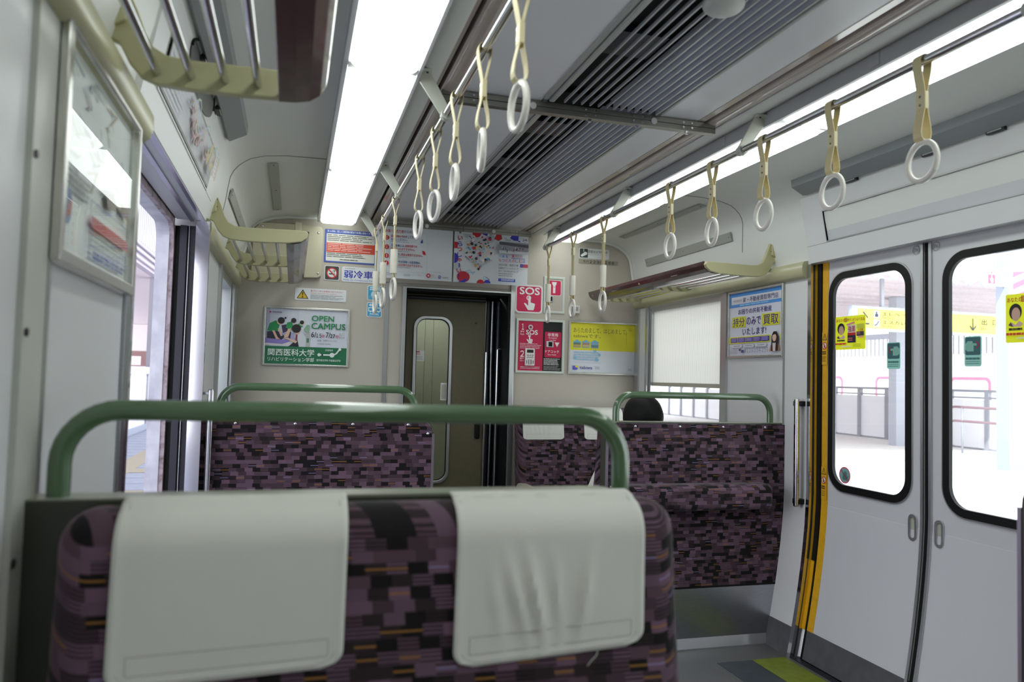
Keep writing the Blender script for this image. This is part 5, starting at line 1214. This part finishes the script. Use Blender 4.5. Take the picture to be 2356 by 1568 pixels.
# ------------------------------------------------------------------ right wall and door glass
t = thing('framed_poster', 'framed real estate poster with blue header on the right wall beside the door pillar', 'poster')
mb = MB(); ring_plate(mb, PX(1), (3.290, 1.385, 3.790, 1.755), 0, (3.300, 1.399, 3.780, 1.741), 0, 1.336, 1.35, pframe); mb.build('frame', t, 0.003)
a = right_art(3.780, 1.399, 3.300, 1.741, 1.35, gloss); a.rect(0, 0, 1, 1, 'd6d8e4'); a.rect(0, 0, 1, 0.225, '4a92dc'); a.rect(0.03, 0.055, 0.985, 0.175, 'd6d8e0'); a.bars(0.2, 0.185, 0.8, 0.215, 1, '86c0ec', 0.8)
a.text('HOUSE.DO', 0.07, 0.10, 0.24, 0.135, '6a6878'); a.text('家・不動産買取専門店', 0.265, 0.08, 0.925, 0.16, '3c2c78', 0.008); a.text('お困りの共有不動産', 0.175, 0.26, 0.81, 0.345, '3c2c80', 0.008)
a.rect(0.05, 0.38, 0.325, 0.55, 'd8d62c'); a.rect(0.635, 0.375, 0.955, 0.56, 'd8d62c'); a.text('持分', 0.075, 0.395, 0.305, 0.535, '3a2a80', 0.01); a.text('のみで', 0.345, 0.40, 0.615, 0.525, '3c2c78', 0.008); a.text('買取', 0.665, 0.395, 0.93, 0.54, '3a2a80', 0.01); a.text('いたします!', 0.265, 0.57, 0.715, 0.675, '3c2c78', 0.008)
a.rect(0, 0.70, 0.79, 0.805, 'd8d62c')
for i in range(5): u = 0.03+0.152*i; a.rect(u, 0.715, u+0.142, 0.79, '40309a'); a.bars(u+0.012, 0.725, u+0.13, 0.785, 3, 'b8b0dc', 0.45, 0.1)
for i in range(3): u = 0.055+0.235*i; a.rrect(u, 0.82, u+0.22, 0.875, 0.015, 'aaaab8'); a.rrect(u+0.004, 0.823, u+0.216, 0.872, 0.014, 'd6d8e0'); a.bars(u+0.05, 0.838, u+0.18, 0.858, 1, 'a0a0b0', 0.8, 0.02)
a.rect(0.215, 0.895, 0.25, 0.925, '40307a'); a.rect(0.265, 0.91, 0.315, 0.955, '50488a'); a.text('０１２０-５５４-２５０', 0.335, 0.89, 0.775, 0.955, '6a6884', 0.0); a.bars(0.03, 0.90, 0.19, 0.97, 4, 'b4b4c0', 0.4)
a.poly([(0.80, 0.95), (0.82, 0.86), (0.87, 0.82), (0.93, 0.82), (0.97, 0.88), (0.97, 0.95)], 'b87a48'); a.poly([(0.83, 0.95), (0.835, 0.73), (0.87, 0.66), (0.925, 0.66), (0.955, 0.74), (0.95, 0.95)], '241a1e'); a.disc(0.885, 0.745, 0.035, 'e0b8a4', 20, 0.062); a.poly([(0.855, 0.83), (0.91, 0.83), (0.905, 0.95), (0.86, 0.95)], 'd8c8cc'); a.poly([(0.84, 0.72), (0.87, 0.665), (0.92, 0.67), (0.935, 0.73), (0.90, 0.70)], '1c1418'); a.rect(0.985, 0.69, 1.0, 0.79, 'd8d62c')
a.build('print', t)

def yellow_ad(yc0, yc1, z0, z1, label):
    a = right_art(yc0, z0, yc1, z1, 1.396, film, 0.002); a.rrect(0, 0, 1, 1, 0.03, 'd3d61e')
    a.text('あなたの', 0.03, 0.07, 0.32, 0.165, 'c8242c', 0.015); a.rect(0.31, 0.05, 0.40, 0.175, 'c8242c'); a.text('運', 0.32, 0.06, 0.395, 0.165, 'd3d61e', 0.01); a.text('がドンドンよくなる', 0.41, 0.065, 0.97, 0.16, 'c8242c', 0.015)
    a.disc(0.20, 0.37, 0.125, '1c181a', 24, 0.17); a.disc(0.21, 0.42, 0.085, 'd8b09c', 24, 0.14); a.poly([(0.08, 0.66), (0.13, 0.58), (0.2, 0.64), (0.28, 0.56), (0.35, 0.62), (0.30, 0.68)], 'd8b0bc'); a.poly([(0.06, 0.64), (0.11, 0.57), (0.16, 0.68)], '50485a')
    a.bars(0.07, 0.70, 0.34, 0.76, 1, '22220f', 0.8, 0.02)
    a.rect(0.43, 0.27, 0.70, 0.80, 'e4e0e4'); a.rect(0.43, 0.50, 0.70, 0.58, 'c8242c'); a.rect(0.43, 0.58, 0.70, 0.80, '26203c'); a.bars(0.44, 0.65, 0.6, 0.77, 2, 'c86a6c', 0.6, 0.02); a.text('強運', 0.45, 0.30, 0.68, 0.48, 'c04a78', 0.02); a.poly([(0.40, 0.24), (0.66, 0.18), (0.67, 0.23), (0.41, 0.29)], 'd888a0')
    a.rect(0.74, 0.26, 0.97, 0.40, 'c8cc48'); a.text('大金運', 0.77, 0.40, 0.95, 0.47, 'c8342c', 0.015); a.rect(0.74, 0.48, 0.97, 0.61, '34304c'); a.bars(0.76, 0.50, 0.86, 0.58, 2, 'c86a6c', 0.6, 0.02); a.bars(0.78, 0.62, 0.96, 0.68, 1, 'e090a0', 0.7, 0.02)
    a.bars(0.03, 0.80, 0.42, 0.86, 1, 'd03a30', 0.8, 0.05); a.bars(0.25, 0.89, 0.55, 0.94, 1, 'e8e4e0', 0.8, 0.02); a.bars(0.62, 0.84, 0.96, 0.95, 3, '80861c', 0.3)
    print_thing('window_advert', label, 'sticker', a, 'yellow adverts on the door glass')
yellow_ad(2.971, 2.779, 1.412, 1.562, 'yellow advert sticker with portrait on the farther right door window'); yellow_ad(2.097, 1.905, 1.412, 1.58, 'yellow advert sticker cut by the right border, on the nearer right door window')
def door_sticker(y0, y1, z0, z1, flip, label):
    a = right_art(y0, z0, y1, z1, 1.396, film, 0.002); a.rrect(0, 0, 1, 1, 0.12, '7fb0a6'); a.rrect(0.06, 0.03, 0.94, 0.62, 0.08, '3f6a70')
    F = (lambda u: 1-u) if flip else (lambda u: u)
    a.poly([(F(0.28), 0.24), (F(0.5), 0.23), (F(0.52), 0.16), (F(0.8), 0.16), (F(0.95), 0.26), (F(0.95), 0.42), (F(0.82), 0.50), (F(0.45), 0.50), (F(0.45), 0.31), (F(0.28), 0.31)], '8cc4b6'); a.line([(F(0.30), 0.17), (F(0.18), 0.24), (F(0.18), 0.32), (F(0.28), 0.40)], 0.06, 'b02a4c'); a.bars(0.1, 0.70, 0.9, 0.78, 1, '50807a', 0.9, 0.02); a.bars(0.1, 0.82, 0.9, 0.95, 2, '6a9a92', 0.4, 0.05)
    print_thing('door_sticker', label, 'sticker', a, 'green pointing hand stickers on the door glass')
door_sticker(2.654, 2.580, 1.324, 1.434, False, 'green pointing hand sticker on the farther right door window'); door_sticker(2.269, 2.195, 1.331, 1.442, True, 'green pointing hand sticker on the nearer right door window')
a = right_art(2.942, 0.815, 2.868, 0.889, 1.396, film, 0.002); a.disc(0.5, 0.5, 0.5, 'b04258', 32); a.disc(0.5, 0.5, 0.42, '7db8b4', 32)
for i, (u, v0) in enumerate(((0.34, 0.38), (0.43, 0.28), (0.52, 0.25), (0.61, 0.30))): a.rrect(u, v0, u+0.07, 0.6, 0.03, '4c807c')
a.rrect(0.33, 0.5, 0.70, 0.78, 0.1, '4c807c'); a.poly([(0.68, 0.66), (0.80, 0.50), (0.84, 0.54), (0.70, 0.76)], '4c807c'); a.line([(0.2, 0.2), (0.8, 0.8)], 0.06, 'b04258')
print_thing('no_hands_sticker', 'round crossed hand sticker low in the corner of the right door window', 'sticker', a)

# ------------------------------------------------------------------ left wall: glazed map frame, route diagram over the door, dark plate
t = thing('framed_map', 'tall aluminium framed glazed map on the near left wall, reflecting the ceiling light', 'frame')
mb = MB(); ring_plate(mb, PX(-1), (1.262, 1.400, 1.822, 1.775), 0, (1.285, 1.422, 1.800, 1.757), 0, 1.326, 1.35, pframe); mb.build('frame', t, 0.004)
def left_art(y0, z0, y1, z1, x, mk=ink, off=0.003): return Art((-x+off, y0, z0), (0, 1, 0), (0, 0, 1), (1, 0, 0), y1-y0, z1-z0, mk)
a = left_art(1.285, 1.422, 1.800, 1.757, 1.348, ink); a.rect(0, 0, 1, 1, 'eceeee')
rnd = random.Random(11)
for k in range(26):
    u = rnd.uniform(0.05, 0.85); v = rnd.uniform(0.03, 0.55); a.line([(u, v), (u+rnd.uniform(-0.1, 0.16), v+rnd.uniform(-0.05, 0.08)), (u+rnd.uniform(0, 0.2), v+rnd.uniform(0, 0.1))], rnd.uniform(0.004, 0.012), rnd.choice(['aab8a8', 'b4bcc8', 'c0b49c', 'a8b8b4', 'b0a8b8', 'c4b8a0']))
a.bars(0.08, 0.60, 0.35, 0.72, 4, '8a8c94', 0.4); a.rect(0.36, 0.66, 0.98, 0.665, '7a80b8'); a.rect(0.36, 0.66, 0.367, 0.95, '7a80b8'); a.rect(0.38, 0.74, 0.96, 0.80, 'cf8a8c'); a.bars(0.40, 0.745, 0.94, 0.795, 3, 'b85a60', 0.35); a.bars(0.38, 0.82, 0.95, 0.88, 3, '9aa09c', 0.35); a.rect(0.36, 0.895, 0.98, 0.90, '7a80b8'); a.disc(0.08, 0.78, 0.05, '8a98b8', 20, 0.09); a.disc(0.09, 0.78, 0.035, 'c08078', 20, 0.05, -60, 120)  # coloured blocks here are reflected notices painted into the sheet
a.bars(0.4, 0.92, 0.93, 0.97, 2, '7c86b4', 0.6, 0.1); a.poly([(0.55, 0.55), (0.68, 0.52), (0.72, 0.62), (0.58, 0.64)], 'a89a98'); a.poly([(0.76, 0.53), (0.92, 0.54), (0.95, 0.62), (0.8, 0.60)], '9a8a80')
a.build('map_sheet', t)
mb = MB(); mb.add([(-1.333, 1.284, 1.421), (-1.333, 1.801, 1.421), (-1.333, 1.801, 1.758), (-1.333, 1.284, 1.758)], [(0, 1, 2, 3)], glass_mat('map glazing', 'f8faf8', 0.5)); mb.build('glazing', t)

t = thing('route_diagram', 'framed coloured railway route diagram on the cover over the open left door', 'map')
HX = lambda z: 1.336-(z-1.82)*0.19
sl = Vector((0.19, 0, 1)).normalized(); nn = Vector((1, 0, -0.19)).normalized()
a = Art((-HX(1.905)+0.004, 1.945, 1.905), (0, 1, 0), sl, nn, 1.02, 0.138); a.rect(0, 0, 1, 1, '8b8c86'); a.rect(0.008, 0.06, 0.992, 0.94, 'cdced4')
for k in range(70):
    u = rnd.uniform(0.36, 0.62); v = 0.15+0.7*abs(math.sin(u*9))*rnd.uniform(0.7, 1.2)*0.8; a.disc(u, min(v, 0.88), 0.006, rnd.choice(['c8a0a0', 'd09a90', 'b8a8a0', 'a8b8a8']), 8, 0.05)
for col, base in (('b0c4b0', 0.3), ('d0b8a0', 0.5), ('c8a0a8', 0.65), ('b0b8d0', 0.42)):
    a.line([(0.3+0.035*i, base+0.2*math.sin(i*0.9+base*7)) for i in range(18)], 0.006, col)
a.line([(0.72+0.01*i, 0.5+0.25*math.sin(i*0.7)) for i in range(14)], 0.02, 'd4c08a'); a.line([(0.84, 0.2), (0.88, 0.5), (0.86, 0.85)], 0.02, 'a8b8a4'); a.line([(0.88, 0.3), (0.90, 0.8)], 0.014, 'c89a90'); a.rect(0.965, 0.2, 0.985, 0.8, 'd0b888'); a.bars(0.02, 0.15, 0.30, 0.85, 7, 'b8bcc4', 0.3); a.bars(0.91, 0.15, 0.96, 0.85, 7, 'b4b8c0', 0.3); a.line([(0.80, 0.06), (0.80, 0.94)], 0.001, '8a8c90')
a.build('diagram_sheet', t)
t = thing('indicator_plate', 'dark elongated oval plate on the cover over the open left door', 'plate')
mb = MB(); o_ = Vector((-HX(2.10), 2.42, 2.10)); n = 40
pts = [o_+Vector((0, 1, 0))*0.27*(abs(math.cos(2*PI*i/n))**0.9*(1 if math.cos(2*PI*i/n) > 0 else -1))+sl*(0.058*math.sin(2*PI*i/n)) for i in range(n)]
mb.add([p+nn*0.004 for p in pts]+list(pts), [tuple(range(n))]+[(i, (i+1) % n, n+(i+1) % n, n+i) for i in range(n)], mat('smoky plate', '343734', 0.4)); mb.build('plate', t)
mb = MB(); q = [p+nn*0.0045+sl*0.004 for p in pts]
mb.tube([p for i, p in enumerate(q) if 0 <= i <= n//2], 0.004, black, 6); mb.build('rim', t)

# ------------------------------------------------------------------ outside, right: platform seen through the door windows
mb = MB(); mb.box(1.75, 40, -20, 60, -0.3, -0.06, concrete); mb.box(9.6, 9.9, -20, 60, -0.06, -0.055, tactile); mb.box(5.2, 5.5, -20, 60, -0.06, -0.055, tactile); struct(mb.build('platform_right'))
t = thing('platform_fence', 'long grey platform fence with white panels beyond the right door windows', 'fence', (13.6, 0, -0.06))
mb = MB(); mb.box(-0.04, 0.04, 6, 40, 1.26, 1.32, fence_m); mb.box(-0.02, 0.02, 6, 40, 1.12, 1.16, fence_m); mb.box(-0.02, 0.02, 6, 40, 0.0, 0.04, fence_m); mb.build('rail', t)
mb = MB(); mb.box(-0.012, 0.012, 6, 40, 0.05, 1.1, fencepane); mb.build('panel', t)
for k in range(30):
    mb = MB(); mb.box(-0.05, 0.05, 6.42+k*0.98-0.05, 6.42+k*0.98+0.05, 0, 1.3, fence_m); mb.build('post', t)
t = thing('stair_handrail', 'double brown handrail in front of the platform fence seen through the nearer door window', 'handrail', (12.4, 0, -0.06))
for z in (0.95, 0.66):
    mb = MB(); mb.tube([(0, 13.6, z-0.16), (0, 13.0, z), (0, 11.25, z), (0, 11.2, z-0.1)], 0.025, mat('handrail brown', '8a7078', 0.5), 8); mb.build('rail', t)
for y in (12.8, 11.6):
    mb = MB(); mb.cyl((0, y, 0.47), 'z', 0.02, 0.95, fence_m, 8); mb.build('post', t)
t = thing('platform_column', 'grey steel column behind the yellow platform sign', 'column', (12.38, 14.55, -0.06))
mb = MB(); mb.box(-0.15, 0.15, -0.12, 0.12, 0, 3.4, mat('column grey', 'b0b2bc', 0.6)); mb.build('shaft', t)
mb = MB(); mb.box(4.5, 19, 11.7, 28, 3.35, 3.5, platroof)
for k in range(22): mb.box(4.5, 19, 11.9+0.72*k, 11.94+0.72*k, 3.30, 3.36, platroof)
for k in range(40): mb.prism([(4.6+0.35*k, 3.36), (4.95+0.35*k, 3.36), (4.775+0.35*k, 3.24)], 'y', 11.68, 11.7, mat('roof edge blue', 'a8bcd0', 0.6))
mb.box(4.5, 19, 16.6, 17.0, 2.95, 3.36, platroof); [mb.box(18, 18.3, yy, yy+0.3, -0.06, 3.4, mat('column grey', 'b0b2bc', 0.6)) for yy in (12.9, 20.0, 27.0)]; struct(mb.build('platform_roof_right'))
def board(x0, x1, y, z0, z1, label):
    t = thing('platform_sign', label, 'sign', (0, 0, 0))
    mb = MB(); mb.box(x0-0.12, x1+0.12, y, y+0.12, z0-0.05, z1+0.05, mat('sign frame', '9fa4b0', 0.5)); mb.build('sign_box', t)
    for x in (x0+0.6, x1-0.6):
        mb = MB(); mb.box(x-0.03, x+0.03, y+0.03, y+0.09, z1+0.05, 3.35, fence_m); mb.build('hanger', t)
    return t, Art((x0, y-0.004, z0), (1, 0, 0), (0, 0, 1), (0, -1, 0), x1-x0, z1-z0, ink, 0.0015)
t, a = board(9.12, 14.12, 12.0, 2.36, 2.72, 'long yellow hanging station sign for elevator, escalator and exit beyond the right door windows')
a.rect(0, 0, 1, 1, 'cfc45e'); a.line([(0.024, 0.16), (0.046, 0.48)], 0.006, '30323e'); a.line([(0.020, 0.78), (0.052, 0.78)], 0.006, '30323e'); a.rrect(0.070, 0.08, 0.098, 0.46, 0.004, 'c8c8c0'); a.rrect(0.070, 0.54, 0.098, 0.92, 0.004, 'c8c8c0'); a.disc(0.084, 0.18, 0.004, '30323e'); a.rect(0.077, 0.24, 0.091, 0.4, '30323e'); a.line([(0.075, 0.86), (0.084, 0.8), (0.094, 0.62)], 0.004, '30323e')
a.text('エレベーター', 0.110, 0.12, 0.272, 0.32, '2c2e36', 0.01); a.text('Elevator', 0.110, 0.36, 0.165, 0.47, '3a3c44'); a.text('エスカレーター', 0.110, 0.56, 0.298, 0.76, '2c2e36', 0.01); a.text('Escalator', 0.110, 0.80, 0.175, 0.90, '3a3c44')
a.line([(0.537, 0.18), (0.537, 0.82)], 0.005, '2c2e3a'); a.line([(0.522, 0.6), (0.537, 0.84), (0.552, 0.6)], 0.005, '2c2e3a'); a.text('出', 0.580, 0.2, 0.606, 0.52, '2c2e3a', 0.01); a.text('口', 0.634, 0.22, 0.660, 0.50, '2c2e3a', 0.01); a.text('Exit', 0.578, 0.62, 0.602, 0.80, '3a3c44', 0.005); a.build('print', t)
t = thing('sos_sign', 'pink and white SOS platform sign high in the nearer door window', 'sign', (0, 0, 0))
a = Art((9.98, 10.0, 2.98), (1, 0, 0), (0, 0, 1), (0, -1, 0), 0.40, 0.30, ink, 0.0015); a.rrect(0, 0, 1, 1, 0.05, 'f0f0f0'); a.rect(0.06, 0.12, 0.44, 0.88, 'd05a74'); a.text('SOS', 0.10, 0.16, 0.40, 0.38, 'f4f0f0', 0.03); a.hand(0.16, 0.38, 0.18, 0.45, 'f4f0f0'); a.bars(0.5, 0.1, 0.95, 0.5, 3, 'd890a0', 0.5)
a.build('sign_face', t); mb = MB(); mb.box(9.98, 10.38, 10.0, 10.05, 2.98, 3.28, mat('sign back', 'c8c8cc', 0.5)); mb.build('sign_back', t)
t = thing('platform_column', 'pale column with pink and white stripes at the right border outside', 'column', (10.52, 10.05, -0.06))
mb = MB(); mb.box(-0.16, 0.16, -0.12, 0.12, 0, 3.9, mat('column pale', '9298a8', 0.6)); mb.build('shaft', t)
a = Art((10.44, 9.92, 2.75), (1, 0, 0), (0, 0, 1), (0, -1, 0), 0.6, 0.5, ink, 0.0015); a.rect(0, 0, 1, 1, 'f0f0f0')
for k in range(3): a.poly([(0, 0.25+0.4*k), (0, 0.05+0.4*k), (0.5, -0.2+0.4*k if k else 0.0), (0.5, 0.4*k+0.0 if k else 0.0)], 'd06a80')
t2 = thing('striped_board', 'pink and white striped board on the pale column outside', 'board'); a.build('board_face', t2)
mb = MB(); mb.box(10.44, 11.04, 9.922, 9.94, 2.75, 3.25, mat('sign back', 'c8c8cc', 0.5)); mb.build('board_back', t2)
# louvred screen and the train on the opposite track
t = thing('louvre_screen', 'screen of thin vertical bars under the roof across the platform', 'screen', (19.0, 0, 0))
mb = MB()
for k in range(140): mb.box(-0.01, 0.01, 8+0.2*k, 8.06+0.2*k, 2.35, 2.95, mat('screen bars', 'c0c4d0', 0.6))
mb.box(-0.03, 0.03, 8, 36, 2.95, 3.15, mat('screen bars', 'c0c4d0', 0.6)); mb.build('bars', t)
t = thing('train_car', 'pale train car with pink red window frames on the opposite track', 'train', (24.0, 0, -0.3))
mb = MB(); mb.box(0, 2.8, 5, 45, 0.4, 3.6, trainw); mb.build('body', t)
for k in range(9):
    y = 10.6+k*4.0
    mb = MB(); ring_plate(mb, lambda u, v, d: (d, u, v), (y, 1.0, y+1.9, 2.05), 0.25, (y+0.12, 1.12, y+1.78, 1.93), 0.18, -0.02, 0.0, trainr); wf = mb.build('window_frame', t)
    mb = MB(); pane_poly(mb, lambda u, v, d: (d, u, v), (y+0.12, 1.12, y+1.78, 1.93), 0.18, -0.01, mat('train glass', 'd0dce2', 0.2)); mb.build('window_pane', wf)

# ------------------------------------------------------------------ outside, left: platform seen through the open door
mb = MB(); mb.box(-9, -1.62, -10, 60, -0.3, -0.05, tile)
for k in range(120): mb.box(-9, -1.62, -5+0.5*k, -4.985+0.5*k, -0.05, -0.049, mat('tile joint', '626878', 0.8))
mb.box(-3.2, -2.9, -10, 60, -0.05, -0.045, tiley); mb.box(-9, -1.62, 10.5, 10.9, -0.05, -0.044, tiley); mb.box(-9, -1.62, 8.7, 8.95, -0.05, -0.044, tiley); struct(mb.build('platform_left'))
t = thing('platform_barrier', 'grey blue platform barrier with white panels outside the open left door', 'fence', (-4.0, 0, -0.05))
mb = MB(); mb.box(-0.10, 0.06, 10, 40, 1.18, 1.33, mat('barrier blue grey', '8e97a8', 0.4)); mb.box(-0.05, 0.05, 10, 40, 0.0, 0.12, mat('barrier blue grey', '8e97a8', 0.4)); mb.build('rail', t)
mb = MB(); mb.box(-0.02, 0.0, 10, 40, 0.12, 1.18, fencepane); mb.build('panel', t)
for k in range(15):
    mb = MB(); mb.box(0.0, 0.04, 10+k*2.0, 10.12+k*2.0, 0, 1.2, fence_m); mb.build('post', t)
mb = MB()
mb.box(-4.35, -4.2, 6, 45, 3.45, 3.88, mat('canopy beam', 'aaa2b0', 0.6))
for z in (3.55, 3.7, 3.84): mb.tube([(-4.15, 6, z), (-4.15, 25, z), (-4.15, 45, z)], 0.04, mat('canopy pipe', 'b8b2c0', 0.4), 8)
mb.box(-12, -4.35, 6, 60, 3.45, 3.5, platroof); mb.box(-12, -11.9, 6, 60, 0, 3.5, platroof); mb.box(-4.4, -4.1, 20.2, 20.5, 0, 3.5, fence_m)
struct(mb.build('canopy_lower_left'))
t = thing('slatted_wall', 'translucent white vertical slats over the platform outside the open left door', 'screen', (-4.2, 0, 0))
slat_w = mat('white slat', 'dcdce8', 0.6)
mb = MB()
for k in range(150): mb.box(-0.05, 0.0, 6+0.22*k, 6.15+0.22*k, 3.88, 5.0, slat_w)
mb.build('slats', t)
mb = MB(); mb.box(-0.14, -0.12, 6, 39, 3.88, 5.0, mat('slat backing', '77747f', 0.7)); mb.build('backing', t)
mb = MB(); mb.box(-8, -4.2, -12, 40, 5.0, 5.05, mat('upper roof sheet', 'a09ca8', 0.6))
for k in range(60): mb.box(-8, -1.6, 6+0.55*k, 6.08+0.55*k, 4.95, 5.05, mat('roof rib', '6f6c78', 0.6))
mb.box(-4.2, -1.6, -12, 40, 5.06, 5.1, mat('upper roof sheet', 'a09ca8', 0.6)); struct(mb.build('canopy_upper_left'))
t = thing('information_board', 'small dark hanging information board down the left platform', 'sign', (-3.75, 20.0, 1.85))
mb = MB(); mb.box(-0.28, 0.28, 0, 0.08, -0.12, 0.42, mat('board dark', '3a3440', 0.5)); mb.build('board', t)
a = Art((-0.28, -0.002, -0.12), (1, 0, 0), (0, 0, 1), (0, -1, 0), 0.56, 0.54, ink, 0.0015); a.bars(0.1, 0.12, 0.9, 0.9, 4, 'd8d4e0', 0.5, 0.3); a.build('print', t)
mb = MB(); mb.box(-0.02, 0.02, 0.02, 0.06, 0.42, 3.215, fence_m); mb.build('hanger', t)
t = thing('station_building', 'pale far building with brown strip of windows down the left platform', 'building', (-9.0, 42, 0))
mb = MB(); mb.box(-8, 8, 0, 0.3, 0, 3.4, mat('far wall', 'f0ece8', 0.7)); mb.build('wall', t)
mb = MB(); mb.box(-4, 5.2, -0.04, 0.0, 1.35, 2.1, mat('brown strip', '9a7a78', 0.6)); mb.build('strip', t)
for k in range(7):
    mb = MB(); mb.box(-3.5+1.2*k, -2.9+1.2*k, -0.06, -0.03, 1.4, 1.85, mat('far wall', 'f0ece8', 0.7)); mb.build('window', t)
